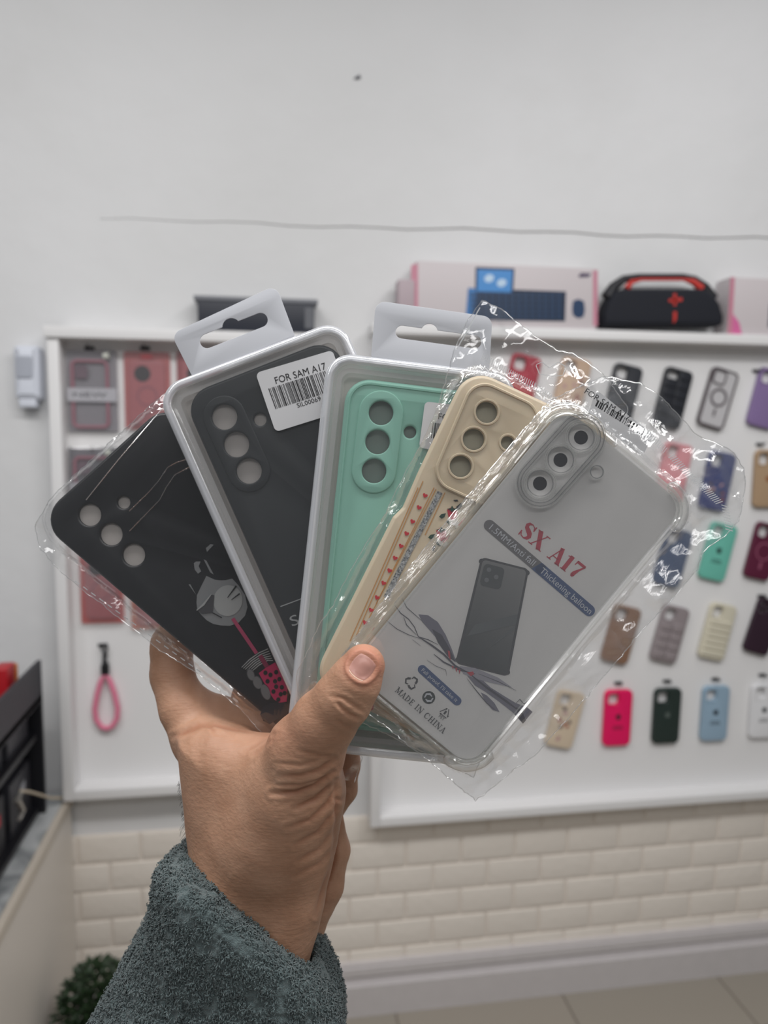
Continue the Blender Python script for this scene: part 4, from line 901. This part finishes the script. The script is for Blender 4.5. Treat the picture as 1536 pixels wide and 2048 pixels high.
# picture of a phone in a clear case
ph = [(966, 1119), (1053, 1141), (1012, 1348), (917, 1324)]
def q_at(s_, t_): 
    a_ = Vector(ph[0]).lerp(Vector(ph[1]), s_); b_ = Vector(ph[3]).lerp(Vector(ph[2]), s_); return tuple(a_.lerp(b_, t_))
flat('printed_case_outline', [rnd(LP([q_at(-.05, -.02), q_at(1.05, -.02), q_at(1.06, 1.02), q_at(-.06, 1.02)]), .0024)], ZI, mat('print_outline_dark', (74, 74, 78), .5), tI)
def gradm():
    m = bpy.data.materials.new('printed_phone_fade'); m.use_nodes = True; nt = m.node_tree; b = nt.nodes['Principled BSDF']; N = nt.nodes.new; L = nt.links.new
    tc = N('ShaderNodeTexCoord'); sx = N('ShaderNodeSeparateXYZ'); L(tc.outputs['Object'], sx.inputs[0]); mr = N('ShaderNodeMapRange'); mr.inputs[1].default_value = -.040; mr.inputs[2].default_value = .012; L(sx.outputs[1], mr.inputs[0])
    r = N('ShaderNodeValToRGB'); r.color_ramp.elements[0].color = srgb(64, 68, 70); r.color_ramp.elements[1].color = srgb(138, 138, 138); L(mr.outputs[0], r.inputs[0]); L(r.outputs[0], b.inputs['Base Color']); b.inputs['Roughness'].default_value = .5; return m
flat('printed_phone', [rnd(LP([q_at(0, .0), q_at(1, .0), q_at(1, 1), q_at(0, 1)]), .0018)], ZI+.0001, gradm(), tI)
for k in range(4):
    a_, b_ = [(-.02, .02), (1.02, .02), (1.02, .98), (-.02, .98)][k]; flat('printed_corner', [circ(lp(*q_at(a_, b_)), .0013, 14)], ZI+.00004, mat('print_outline_dark', (74, 74, 78)), tI)
flat('printed_camera', [rnd(LP([q_at(.05, .03), q_at(.52, .03), q_at(.52, .24), q_at(.05, .24)]), .002)], ZI+.0002, mat('print_camera', (80, 84, 86), .5), tI)
for s_, t__ in ((.18, .08), (.18, .18), (.37, .13)): flat('printed_camera_lens', [circ(lp(*q_at(s_, t__)), .0011, 14)], ZI+.0003, mat('print_lens_mid', (120, 122, 126), .5), tI)
for k, (x0, w0) in enumerate(((.05, .10), (.55, .05))): flat('printed_sheen', [LP([q_at(x0+.1, .62+.12*k), q_at(1, .42+.1*k), q_at(1, .42+w0+.1*k), q_at(x0, .62+w0*1.2+.12*k)])], ZI+.0002, mat('print_sheen', (98, 102, 104), .5), tI)
# cracked ink splash under the phone
M_ink1 = mat('ink_grey_violet', (118, 116, 130), .55); M_ink2 = mat('ink_dark_violet', (74, 72, 84), .55); M_ink3 = mat('ink_pale', (160, 158, 168), .55)
flat('ink_splash', [z5([(350, 585), (400, 590), (450, 625), (490, 690), (520, 760), (545, 830), (510, 810), (470, 740), (410, 670), (370, 625)])], ZI, M_ink1, tI)
flat('ink_splash', [z5([(420, 660), (470, 690), (510, 760), (540, 830), (500, 800), (450, 730)])], ZI+.00005, M_ink2, tI)
flat('ink_splash', [z5([(600, 900), (660, 905), (720, 960), (800, 1010), (850, 1040), (905, 1060), (935, 1085), (885, 1145), (830, 1085), (760, 1030), (690, 980), (640, 950)])], ZI, M_ink1, tI)
flat('ink_splash', [z5([(560, 850), (640, 860), (760, 910), (830, 960), (740, 940), (640, 915), (580, 890)])], ZI-.00001+.00003, M_ink3, tI)
flat('ink_splash', [z5([(850, 1060), (880, 1075), (900, 1130), (885, 1146), (862, 1110)])], ZI+.00005, M_ink2, tI)
flat('ink_splash', [z5([(670, 985), (700, 1000), (740, 1040), (765, 1085), (730, 1075), (690, 1030)])], ZI+.00003, M_ink1, tI)
for pts, w in (([(230, 540), (260, 580), (300, 610), (330, 650), (350, 700), (400, 715), (450, 740)], .0004), ([(350, 700), (420, 745), (480, 790), (540, 850), (600, 880)], .0009), ([(185, 615), (240, 660), (300, 690), (360, 710)], .0003), ([(265, 500), (290, 550), (330, 585), (370, 620)], .0003),
               ([(275, 600), (290, 640), (340, 690)], .0004), ([(430, 790), (480, 830), (560, 870), (640, 890)], .0007), ([(395, 820), (440, 850), (490, 870), (495, 900)], .0002), ([(600, 880), (700, 960), (800, 1030), (880, 1090)], .0010), ([(600, 915), (650, 980), (700, 1040), (750, 1080)], .0004),
               ([(850, 1040), (870, 1020), (890, 1045), (915, 1025)], .0004), ([(320, 715), (360, 745)], .0003), ([(660, 890), (760, 930), (850, 975)], .0003)):
    flat('ink_crack', [stroke(z5(pts), [w*.35]+[w]*(len(pts)-2)+[w*.35])], ZI+.00008, M_ink2, tI)
for q in ([(500, 770), (512, 775), (515, 822), (504, 800)], [(520, 850), (530, 850), (528, 868)], [(538, 858), (550, 860), (545, 882)], [(556, 868), (566, 870), (560, 892)], [(598, 882), (630, 878), (636, 892), (618, 902)]): flat('red_mark', [z5(q)], ZI+.0001, mat('print_red', (186, 66, 78), .5), tI)
bE = bag('film_bag', E, [(1102, 800), (1160, 770), (1215, 750), (1285, 762), (1325, 788), (1400, 868), (1440, 885), (1472, 900), (1496, 935), (1500, 968)], [(1500, 968), (1486, 1040), (1455, 1075), (1410, 1105), (1400, 1140), (1350, 1200), (1290, 1262), (1180, 1395), (1080, 1508), (1000, 1572), (952, 1608)],
    [(640, 1392), (720, 1418), (800, 1480), (900, 1562), (952, 1608)], [(1102, 800), (1040, 870), (960, 965), (880, 1060), (800, 1160), (722, 1262), (672, 1330), (640, 1392)], baseE, .0018, -.0104, 61, 'clear crinkled film bag around the frontmost case, with a crushed top flap', streak=.35, ain=.00022, amp=.0030, film=M_filmstreak)
bx_ = plate('barcode_sticker', rnd(E.P([(1196, 776), (1312, 868), (1290, 912), (1180, 830)], -.008), .002), -.0120, -.0117, mat('label_paper', (196, 196, 198)), bE)
ticks(E, bE, (1296, 866), (1332, 900), 12, .0030, -.001, .0003, slant=(.6, -.8)); ticks(E, bE, (1345, 912), (1385, 955), 13, .0034, -.001, .0004, slant=(.8, -.4)); ticks(E, bE, (1392, 958), (1440, 1005), 15, .0036, -.001, .0004, slant=(.8, -.3)); ticks(E, bE, (1452, 1012), (1460, 1060), 9, .0036, -.001, .0004, slant=(1, .3))
text_local('sticker_text', 'FOR SAM A17', E.p(1168, 786, -.004), E.p(1256, 842, -.004), 12*rE, -.004, M_ink, bE)
mb = MB()
for q in barcode(E.p(1190, 812, -.004), E.p(1286, 872, -.004), E.p(1196, 800, -.004), 26, 12): add_plate(mb, ccw(q), -.0041, -.004)
mb.build('barcode', M_ink, bE, None)
# loose film tail under the thumb
tl = tag(empty('film_scrap', CC.mw), 'crumpled film tail sticking out below the thumb', 'plastic film')
P_ = resample(CC.P([(664, 1510), (690, 1500), (726, 1512)], -.02), 24); Q_ = resample(CC.P([(668, 1562), (690, 1560), (708, 1566)], -.02), 24); vs = []; fs = []
for j in range(24):
    for i in range(24):
        p = P_[i]*(1-j/23)+Q_[i]*j/23; vs.append((p[0], p[1], -.020+.0010*math.sin(i*.37+j*.2)+.0006*math.sin(j*.45-i*.1)))
for j in range(23):
    for i in range(23): fs.append((j*24+i, j*24+i+1, (j+1)*24+i+1, (j+1)*24+i))
link('film_sheet', vs, fs, M_film, tl, 40)
MB().tube([vs[i] for i in range(0, 24, 2)]+[vs[k*24+23] for k in range(2, 24, 2)], .00025, 5).build('torn_edge', M_seam, tl)

# ------------------------------------------------------------------ the hand, nail, arm hair and fleece sleeve
def V3(px, py, d): return np.array(cpt(px, py, d))
def smin(a, b, k):
    h = np.clip(.5+.5*(b-a)/k, 0, 1); return b*(1-h)+a*h-k*h*(1-h)
def grid(lo, hi, h):
    n = [int((hi[i]-lo[i])/h)+1 for i in range(3)]
    return [np.array(lo[i]+h*np.arange(n[i]), np.float32) for i in range(3)]
def chain(Gx, Gy, Gz, pts, sz=1.0):
    out = None
    for (a, b) in zip(pts[:-1], pts[1:]):
        pa, pb = V3(*a[:3]), V3(*b[:3]); ra, rb = a[3]*a[2]/FPX, b[3]*b[2]/FPX; e = pb-pa
        wx, wy, wz = Gx-pa[0], Gy-pa[1], Gz-pa[2]; t = np.clip((wx*e[0]+wy*e[1]+wz*e[2])/(e@e), 0, 1)
        d = np.sqrt((wx-e[0]*t)**2+(wy-e[1]*t)**2+((wz-e[2]*t)/sz)**2)-(ra+(rb-ra)*t)
        out = d if out is None else smin(out, d, .003)
    return out
def slab(ax, poly, pd, zc, R, k=1.0):
    """rounded body with the given outline; zc(x,y) = depth of its middle"""
    X, Y = np.meshgrid(ax[0], ax[1], indexing='ij'); P = [tuple(V3(px, py, pd)[:2]) for px, py in poly]
    P = rnd(P, .004, 3); s_ = poly_sd(P, X.astype(float), Y.astype(float))
    a = np.maximum(s_+R, 0)[:, :, None]; z0 = zc(X, Y)[:, :, None]; dz = np.abs(ax[2][None, None, :]-z0)/k
    return (np.sqrt(a**2+dz**2)-R).astype(np.float32)
def surface_nets(F, ax):
    sg = F < 0; n = F.shape; c = [m-1 for m in n]
    cor = [(i, j, k) for i in (0, 1) for j in (0, 1) for k in (0, 1)]
    sub = lambda A_, o: A_[o[0]:o[0]+c[0], o[1]:o[1]+c[1], o[2]:o[2]+c[2]]
    cnt = sum(sub(sg, o).astype(np.int8) for o in cor); act = (cnt > 0) & (cnt < 8)
    I = np.argwhere(act); acc = np.zeros((len(I), 3)); num = np.zeros(len(I))
    for a in cor:
        for d in range(3):
            if a[d] == 0:
                b = list(a); b[d] = 1
                fa = F[I[:, 0]+a[0], I[:, 1]+a[1], I[:, 2]+a[2]]; fb = F[I[:, 0]+b[0], I[:, 1]+b[1], I[:, 2]+b[2]]
                x = (fa < 0) != (fb < 0); t = np.where(x, fa/np.where(x, fa-fb, 1), 0)
                p = np.array(a, float)[None].repeat(len(I), 0); p[:, d] = t; acc += p*x[:, None]; num += x
    h = ax[0][1]-ax[0][0]; vv = (I+acc/num[:, None])*h+np.array([ax[0][0], ax[1][0], ax[2][0]])
    idx = -np.ones(c, np.int64); idx[act] = np.arange(len(I)); quads = []
    for d in range(3):
        o1, o2 = [(1, 2), (2, 0), (0, 1)][d]
        s1 = [slice(1, n_-1) for n_ in n]; s1[d] = slice(0, n[d]-1); s2 = list(s1); s2[d] = slice(1, n[d])
        a = sg[tuple(s1)]; b = sg[tuple(s2)]; ch = np.argwhere(a != b); off = np.array([1, 1, 1]); off[d] = 0; ch = ch+off
        inside = sg[ch[:, 0], ch[:, 1], ch[:, 2]]
        def gi(u, v):
            q = ch.copy(); q[:, o1] -= u; q[:, o2] -= v; return idx[q[:, 0], q[:, 1], q[:, 2]]
        Q = np.stack([gi(1, 1), gi(0, 1), gi(0, 0), gi(1, 0)], 1); Q[~inside] = Q[~inside][:, ::-1]; quads.append(Q)
    Q = np.concatenate(quads); Q = Q[(Q >= 0).all(1)]
    return vv, Q
def mesh_np(name, v, q, m, parent):
    me = bpy.data.meshes.new(name); me.vertices.add(len(v)); me.vertices.foreach_set('co', v.astype(np.float32).ravel())
    me.loops.add(q.size); me.loops.foreach_set('vertex_index', q.astype(np.int32).ravel()); me.polygons.add(len(q)); me.polygons.foreach_set('loop_start', (np.arange(len(q))*4).astype(np.int32)); me.update(calc_edges=True); me.validate()
    me.shade_smooth(); me.materials.append(m); o = bpy.data.objects.new(name, me); C.objects.link(o); o.parent = parent; return o
LAT = RNG.random((64, 64, 64)).astype(np.float32)
def vnoise(P, s_):
    q = P/s_; i = np.floor(q).astype(int); f = q-i; f = f*f*(3-2*f); out = 0
    for a in (0, 1):
        for b in (0, 1):
            for c in (0, 1):
                w = (f[:, 0] if a else 1-f[:, 0])*(f[:, 1] if b else 1-f[:, 1])*(f[:, 2] if c else 1-f[:, 2]); out = out+w*LAT[(i[:, 0]+a) % 64, (i[:, 1]+b) % 64, (i[:, 2]+c) % 64]
    return out
def relax(v, q, n, lam=.5):
    for _ in range(n):
        s_ = np.zeros_like(v); k = np.zeros(len(v))
        for j in range(4):
            np.add.at(s_, q[:, j], v[q[:, (j+1) % 4]]); np.add.at(s_, q[:, j], v[q[:, (j+3) % 4]]); np.add.at(k, q[:, j], 2)
        v = v+lam*(s_/k[:, None]-v)
    return v
def vnormals(v, q):
    n = np.cross(v[q[:, 2]]-v[q[:, 0]], v[q[:, 3]]-v[q[:, 1]]); o = np.zeros_like(v)
    for j in range(4): np.add.at(o, q[:, j], n)
    return o/np.maximum(np.linalg.norm(o, axis=1), 1e-12)[:, None]

person = tag(empty('person', MC @ Matrix.Translation(cpt(500, 1800, .39))), 'person whose hand in a grey-green fleece sleeve holds up the fan of phone cases', 'person')
pinv = Matrix.Translation(cpt(500, 1800, .39)).inverted(); poff = np.array(cpt(500, 1800, .39))
h = .00105
ax = grid((-.135, -.345, -.478), (.014, -.035, -.315), h); Gx, Gy, Gz = ax[0][:, None, None], ax[1][None, :, None], ax[2][None, None, :]
palm = [(350, 1478), (356, 1540), (366, 1620), (374, 1700), (378, 1760), (375, 1830), (360, 2000), (345, 2300), (600, 2300), (604, 2000), (618, 1920), (636, 1850), (652, 1790), (664, 1720), (668, 1660), (668, 1600), (662, 1550), (640, 1500), (600, 1462), (545, 1466), (480, 1458), (430, 1446), (385, 1456)]
zc = lambda X, Y: -(.403+(X+.105)*(-.22))
F = slab(ax, palm, .399, zc, .021)
F = smin(F, chain(Gx, Gy, Gz, [(590, 1590, .378, 74), (520, 1700, .390, 82), (470, 1800, .396, 78)]), .012)
thumb = [(727, 1331, .3405, 43), (710, 1362, .341, 51), (686, 1398, .3435, 57), (648, 1444, .350, 64), (612, 1500, .359, 75), (592, 1560, .368, 82)]
F = smin(F, chain(Gx, Gy, Gz, [(612, 1500, .362, 72), (590, 1570, .372, 80), (560, 1650, .382, 82)]), .022)
F = smin(F, chain(Gx, Gy, Gz, thumb[:5], .92), .006)
# index, middle, ring and little finger behind the stack
idxf = [(470, 1500, .412, 50), (400, 1478, .416, 50), (368, 1420, .424, 46), (344, 1350, .431, 42), (343, 1290, .436, 41), (375, 1238, .438, 38), (430, 1215, .436, 34), (480, 1225, .433, 30)]
F = smin(F, chain(Gx, Gy, Gz, idxf), .006)
F = smin(F, chain(Gx, Gy, Gz, [(400, 1480, .424, 46), (470, 1500, .424, 44), (540, 1520, .424, 44)]), .010)
F = smin(F, chain(Gx, Gy, Gz, [(376, 1415, .427, 44), (440, 1436, .432, 42), (530, 1462, .434, 36)]), .006)
for ch in ([(520, 1560, .424, 46), (500, 1470, .442, 42), (505, 1395, .450, 40), (560, 1330, .449, 36), (620, 1320, .443, 33)],
           [(560, 1620, .424, 44), (570, 1540, .446, 42), (600, 1450, .452, 38), (655, 1400, .447, 34), (700, 1395, .442, 31)],
           [(600, 1700, .424, 42), (640, 1640, .436, 36), (684, 1578, .432, 30), (692, 1530, .428, 27), (696, 1490, .426, 24)]):
    F = smin(F, chain(Gx, Gy, Gz, ch), .004)
F = smin(F, chain(Gx, Gy, Gz, [(655, 1640, .412, 32), (666, 1700, .412, 33), (650, 1770, .412, 36), (610, 1850, .412, 40), (560, 1930, .41, 50)]), .004)
v, q = surface_nets(F, ax); del F
v = relax(v, q, 3)
# subdivide once for the fine creases
def subdiv(v, q):
    e = np.sort(np.concatenate([q[:, [j, (j+1) % 4]] for j in range(4)]), axis=1); ue, inv = np.unique(e[:, 0]*len(v)+e[:, 1], return_inverse=True)
    a, b = ue//len(v), ue % len(v); n0 = len(v); em = (v[a]+v[b])/2; fc = v[q].mean(1); ei = inv.reshape(4, -1).T+n0; fi = np.arange(len(q))+n0+len(em)
    Q = np.concatenate([np.stack([q[:, j], ei[:, j], fi, ei[:, (j+3) % 4]], 1) for j in range(4)]); return np.concatenate([v, em, fc]), Q
front = None
v, q = subdiv(v, q); v = relax(v, q, 2)
N_ = vnormals(v, q)
px_ = W_PX/2+v[:, 0]/(-v[:, 2])*FPX; py_ = H_PX/2-v[:, 1]/(-v[:, 2])*FPX
facing = np.clip((N_*(-v/np.linalg.norm(v, axis=1)[:, None])).sum(1)*2.5, 0, 1)
def seg_d(pts):
    d = np.full(len(v), 1e9); tt = np.zeros(len(v)); tot = len(pts)-1
    for i in range(tot):
        a = np.array(pts[i], float); b = np.array(pts[i+1], float); e = b-a; t = np.clip(((px_-a[0])*e[0]+(py_-a[1])*e[1])/(e@e), 0, 1); dd = np.hypot(px_-a[0]-e[0]*t, py_-a[1]-e[1]*t); s_ = dd < d; d = np.where(s_, dd, d); tt = np.where(s_, (i+t)/tot, tt)
    return d, tt
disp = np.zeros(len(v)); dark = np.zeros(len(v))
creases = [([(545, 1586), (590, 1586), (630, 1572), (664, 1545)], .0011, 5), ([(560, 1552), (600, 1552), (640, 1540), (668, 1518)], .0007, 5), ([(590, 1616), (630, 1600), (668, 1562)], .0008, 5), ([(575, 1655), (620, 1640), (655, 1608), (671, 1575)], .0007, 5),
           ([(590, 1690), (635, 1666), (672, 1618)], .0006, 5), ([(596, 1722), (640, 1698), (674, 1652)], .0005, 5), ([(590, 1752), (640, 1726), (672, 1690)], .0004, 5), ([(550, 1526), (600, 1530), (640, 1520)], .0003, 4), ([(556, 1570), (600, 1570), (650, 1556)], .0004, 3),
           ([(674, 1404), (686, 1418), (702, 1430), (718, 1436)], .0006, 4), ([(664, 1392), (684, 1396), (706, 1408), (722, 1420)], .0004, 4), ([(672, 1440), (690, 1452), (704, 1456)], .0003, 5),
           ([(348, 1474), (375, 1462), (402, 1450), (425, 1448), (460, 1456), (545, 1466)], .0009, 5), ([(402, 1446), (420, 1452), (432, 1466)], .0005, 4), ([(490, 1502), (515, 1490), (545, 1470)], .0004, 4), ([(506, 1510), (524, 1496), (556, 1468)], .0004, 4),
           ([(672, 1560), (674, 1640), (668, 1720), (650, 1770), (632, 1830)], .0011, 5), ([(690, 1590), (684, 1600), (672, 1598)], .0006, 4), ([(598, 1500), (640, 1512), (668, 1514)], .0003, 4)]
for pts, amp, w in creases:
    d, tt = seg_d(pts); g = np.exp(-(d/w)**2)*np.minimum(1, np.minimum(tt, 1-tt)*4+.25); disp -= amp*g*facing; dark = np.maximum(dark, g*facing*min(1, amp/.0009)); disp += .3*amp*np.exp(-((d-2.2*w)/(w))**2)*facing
# nail bed ridge around the thumb nail
nc = np.array([725., 1334.]); na = np.array([.62, -.785]); nb_ = np.array([.785, .62])
lx = (px_-nc[0])*nb_[0]+(py_-nc[1])*nb_[1]; ly = (px_-nc[0])*na[0]+(py_-nc[1])*na[1]
rr_ = (np.abs(lx/25)**2.4+np.abs(ly/25)**2.4)**(1/2.4)
is_thumb = (v[:, 2] > -.345)
disp += is_thumb*facing*(.0006*np.exp(-((rr_-1.22)/.16)**2)-.0007*np.clip(1.05-rr_, 0, .3)/.3)
disp += (vnoise(v, .012)-.5)*.0007+(vnoise(v, .0022)-.5)*.00012
v = v+N_*disp[:, None]
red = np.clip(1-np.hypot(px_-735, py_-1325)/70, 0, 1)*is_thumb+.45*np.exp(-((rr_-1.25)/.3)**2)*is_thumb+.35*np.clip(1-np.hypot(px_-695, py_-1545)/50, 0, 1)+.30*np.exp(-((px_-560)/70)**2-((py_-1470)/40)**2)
def skin():
    m = bpy.data.materials.new('skin'); m.use_nodes = True; nt = m.node_tree; b = nt.nodes['Principled BSDF']; N = nt.nodes.new; L = nt.links.new
    at = N('ShaderNodeAttribute'); at.attribute_name = 'tone'; sp_ = N('ShaderNodeSeparateColor'); L(at.outputs['Color'], sp_.inputs[0])
    tc = N('ShaderNodeTexCoord'); n = N('ShaderNodeTexNoise'); n.inputs['Scale'].default_value = 55; n.inputs['Detail'].default_value = 6; L(tc.outputs['Object'], n.inputs['Vector'])
    r = N('ShaderNodeValToRGB'); r.color_ramp.elements[0].position = .3; r.color_ramp.elements[0].color = srgb(170, 128, 102); r.color_ramp.elements[1].position = .72; r.color_ramp.elements[1].color = srgb(192, 150, 124); L(n.outputs[0], r.inputs[0])
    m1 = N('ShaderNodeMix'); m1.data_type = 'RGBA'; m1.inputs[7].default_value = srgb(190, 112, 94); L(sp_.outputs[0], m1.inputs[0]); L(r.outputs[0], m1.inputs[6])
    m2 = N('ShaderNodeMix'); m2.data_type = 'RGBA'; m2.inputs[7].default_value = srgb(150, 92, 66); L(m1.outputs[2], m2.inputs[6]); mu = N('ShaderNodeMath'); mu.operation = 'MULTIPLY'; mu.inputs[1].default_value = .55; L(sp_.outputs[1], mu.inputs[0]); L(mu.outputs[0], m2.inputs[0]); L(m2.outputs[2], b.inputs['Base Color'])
    b.inputs['Roughness'].default_value = .52; b.inputs['Specular IOR Level'].default_value = .4; b.inputs['Subsurface Weight'].default_value = .12; b.inputs['Subsurface Radius'].default_value = (1, .35, .2); b.inputs['Subsurface Scale'].default_value = .003
    mp = N('ShaderNodeMapping'); mp.inputs['Scale'].default_value = (1, 1.0, 1); mp.inputs['Rotation'].default_value = (0, 0, .9); L(tc.outputs['Object'], mp.inputs[0])
    n2 = N('ShaderNodeTexNoise'); n2.inputs['Scale'].default_value = 420; n2.inputs['Detail'].default_value = 4; L(mp.outputs[0], n2.inputs['Vector'])
    mp3 = N('ShaderNodeMapping'); mp3.inputs['Rotation'].default_value = (0, 0, -.35); mp3.inputs['Scale'].default_value = (.22, 1.3, 1); L(tc.outputs['Object'], mp3.inputs[0]); n3 = N('ShaderNodeTexNoise'); n3.inputs['Scale'].default_value = 600; n3.inputs['Detail'].default_value = 2; L(mp3.outputs[0], n3.inputs['Vector'])
    ad = N('ShaderNodeMath'); ad.operation = 'ADD'; L(n2.outputs[0], ad.inputs[0]); L(n3.outputs[0], ad.inputs[1])
    bp = N('ShaderNodeBump'); bp.inputs['Strength'].default_value = .35; bp.inputs['Distance'].default_value = .0006; L(ad.outputs[0], bp.inputs['Height']); L(bp.outputs[0], b.inputs['Normal']); return m
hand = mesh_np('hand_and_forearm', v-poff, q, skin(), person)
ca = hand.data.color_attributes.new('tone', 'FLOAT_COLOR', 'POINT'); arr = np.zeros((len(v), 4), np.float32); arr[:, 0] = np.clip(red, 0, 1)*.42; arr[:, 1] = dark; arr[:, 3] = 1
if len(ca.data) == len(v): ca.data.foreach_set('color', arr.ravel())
# thumb nail: a curved plate lying in its bed
from mathutils.bvhtree import BVHTree
bvh = BVHTree.FromPolygons([tuple(x) for x in v], [tuple(x) for x in q])
def hit(px, py):
    d = camray(px, py).normalized(); loc, nn, ii, dist = bvh.ray_cast(Vector((0, 0, 0)), d); return loc, nn, d
vs = []; fs = []; nn_ = 17; c0_, n0_, d0_ = hit(*nc)
for j in range(nn_):
    for i in range(nn_):
        a_ = (i/(nn_-1)*2-1); b_ = (j/(nn_-1)*2-1)
        x = a_*25*math.sqrt(1-.36*b_*b_); y = b_*25*math.sqrt(1-.36*a_*a_)
        p = nc+nb_*x+na*y; base_d = .3405-43*.3405/FPX*math.sqrt(max(0, 1-(x/47)**2))*.96+.0003+max(0, b_)**2*.0006
        loc, n1, dd = hit(*p); z_ = loc.z if loc else -base_d
        cr = -camray(*p).z
        zz = z_+.00055*(1-max(abs(a_), abs(b_))**6)-.0002
        vs.append(camray(*p)*(-zz))
for j in range(nn_-1):
    for i in range(nn_-1): fs.append((j*nn_+i, j*nn_+i+1, (j+1)*nn_+i+1, (j+1)*nn_+i))
vs = [tuple(Vector(x)-Vector(poff)) for x in vs]
nail = link('thumb_nail', vs, fs, mat('nail_pink', (180, 132, 120), .35, coat=.15), person, 60)
sm = nail.modifiers.new('t', 'SOLIDIFY'); sm.thickness = .0004; sm.offset = -1
MB().tube([tuple(Vector(vs[i])+Vector((0, 0, .00018))) for i in range(1, nn_-1)], .00022, 6).build('cuticle_edge', mat('cuticle_pale', (222, 196, 176), .6), nail)
# arm hair on the left side of the wrist
rh = random.Random(4); mb = MB()
for k in range(90):
    y = rh.uniform(1560, 1780); xe = np.interp(y, [1560, 1620, 1700, 1760, 1800], [357, 365, 373, 378, 378])+1
    d0 = .402+rh.uniform(-.006, .004); L_ = rh.uniform(4, 16)*(1 if y > 1640 else .5); a_ = rh.uniform(1.7, 2.7)
    p0 = cpt(xe, y, d0); p1 = cpt(xe-L_*.5*abs(math.sin(a_)), y+L_*.5, d0-.001); p2 = cpt(xe-L_*.7, y+L_*rh.uniform(.8, 1.4), d0)
    mb.tube([p0-Vector(poff), p1-Vector(poff), p2-Vector(poff)], .00006, 3, radii=[.00011, .00008, .00004])
tag(mb.build('arm_hair', mat('dark_hair', (40, 30, 24), .6), person), kind='stuff')
# fleece sleeve
hs_ = .0010
ax = grid((-.215, -.345, -.492), (.012, -.175, -.325), hs_)
sl = [(330, 1752), (378, 1752), (432, 1778), (520, 1844), (600, 1908), (650, 1960), (684, 2010), (694, 2060), (690, 2150), (660, 2420), (30, 2420), (130, 2110), (176, 2040), (222, 1955), (262, 1885), (288, 1806), (302, 1768)]
zs_ = lambda X, Y: -(.399+(X+.1)*(-.12))
ext = [(300, 1600), (560, 1600), (690, 1900), (696, 2060), (690, 2150), (660, 2420), (30, 2420), (130, 2110), (176, 2040), (222, 1955), (262, 1885), (288, 1800)]
F = slab(ax, ext, .396, zs_, .040)
X_, Y_ = np.meshgrid(ax[0], ax[1], indexing='ij'); cut = poly_sd(rnd([tuple(V3(a_, b_, .375)[:2]) for a_, b_ in sl], .006, 3), X_.astype(float), Y_.astype(float))[:, :, None].astype(np.float32)
F = -smin(-F, -np.broadcast_to(cut, F.shape), .009)
inner = slab(ax, [(362, 1640), (370, 1780), (350, 2000), (330, 2420), (610, 2420), (612, 2000), (636, 1900), (664, 1790), (670, 1640)], .388, zc, .0220)
inner = np.minimum(inner, chain(ax[0][:, None, None], ax[1][None, :, None], ax[2][None, None, :], [(590, 1590, .378, 74), (520, 1700, .390, 82), (470, 1800, .396, 78)]))
F = np.maximum(F, -(inner-.0003))
v, q = surface_nets(F, ax); v = relax(v, q, 2)
v, q = subdiv(v, q); v = relax(v, q, 1); N_ = vnormals(v, q)
w_ = v+np.stack([vnoise(v, .006), vnoise(v+3, .006), vnoise(v+7, .006)], 1)*.004
n1 = np.abs(vnoise(w_, .0030)-.5)*2; n2 = np.abs(vnoise(w_+1, .0016)-.5)*2
v = v+N_*((vnoise(v, .0026)-.5)*.0016+(.5-n2)*.0005+(vnoise(v, .03)-.5)*.004)[:, None]
M_fl = mat('fleece_grey_green', (90, 104, 105), .95, bump=.8, bscale=1600, sheen=.35, mottle=.10, mscale=220, spec=.1)
sleeve = mesh_np('fleece_sleeve', v-poff, q, M_fl, person)
N_ = vnormals(v, q); NF = 70000
out = np.argwhere((N_*(-v)).sum(1) > -.02*np.linalg.norm(v, axis=1))[:, 0]; pick = out[RNG.integers(0, len(out), NF)]
dens = vnoise(v[pick], .004); pick = pick[dens > .32]; NF = len(pick)
P0 = v[pick]-N_[pick]*.0003; n0 = N_[pick]; rv = RNG.normal(size=(NF, 3)); t0 = np.cross(n0, rv); t0 /= np.linalg.norm(t0, axis=1)[:, None]; b0 = np.cross(n0, t0)
L_ = (RNG.uniform(.0010, .0021, NF))[:, None]; wd_ = .00021
p1 = P0+n0*L_*.75+t0*L_*.15; p2 = P0+n0*L_*.95+t0*L_*.75; p3 = P0+n0*L_*.45+t0*L_*1.15
V_ = np.stack([P0-b0*wd_, P0+b0*wd_, p1-b0*wd_*1.3, p1+b0*wd_*1.3, p2-b0*wd_*1.2, p2+b0*wd_*1.2, p3-b0*wd_*.6, p3+b0*wd_*.6], 1).reshape(-1, 3)
base_ = (np.arange(NF)*8)[:, None]; Q_ = np.concatenate([base_+np.array([0, 1, 3, 2]), base_+np.array([2, 3, 5, 4]), base_+np.array([4, 5, 7, 6])])
nap = mesh_np('fleece_nap', V_-poff, Q_, M_fl, person); tag(nap, kind='stuff')
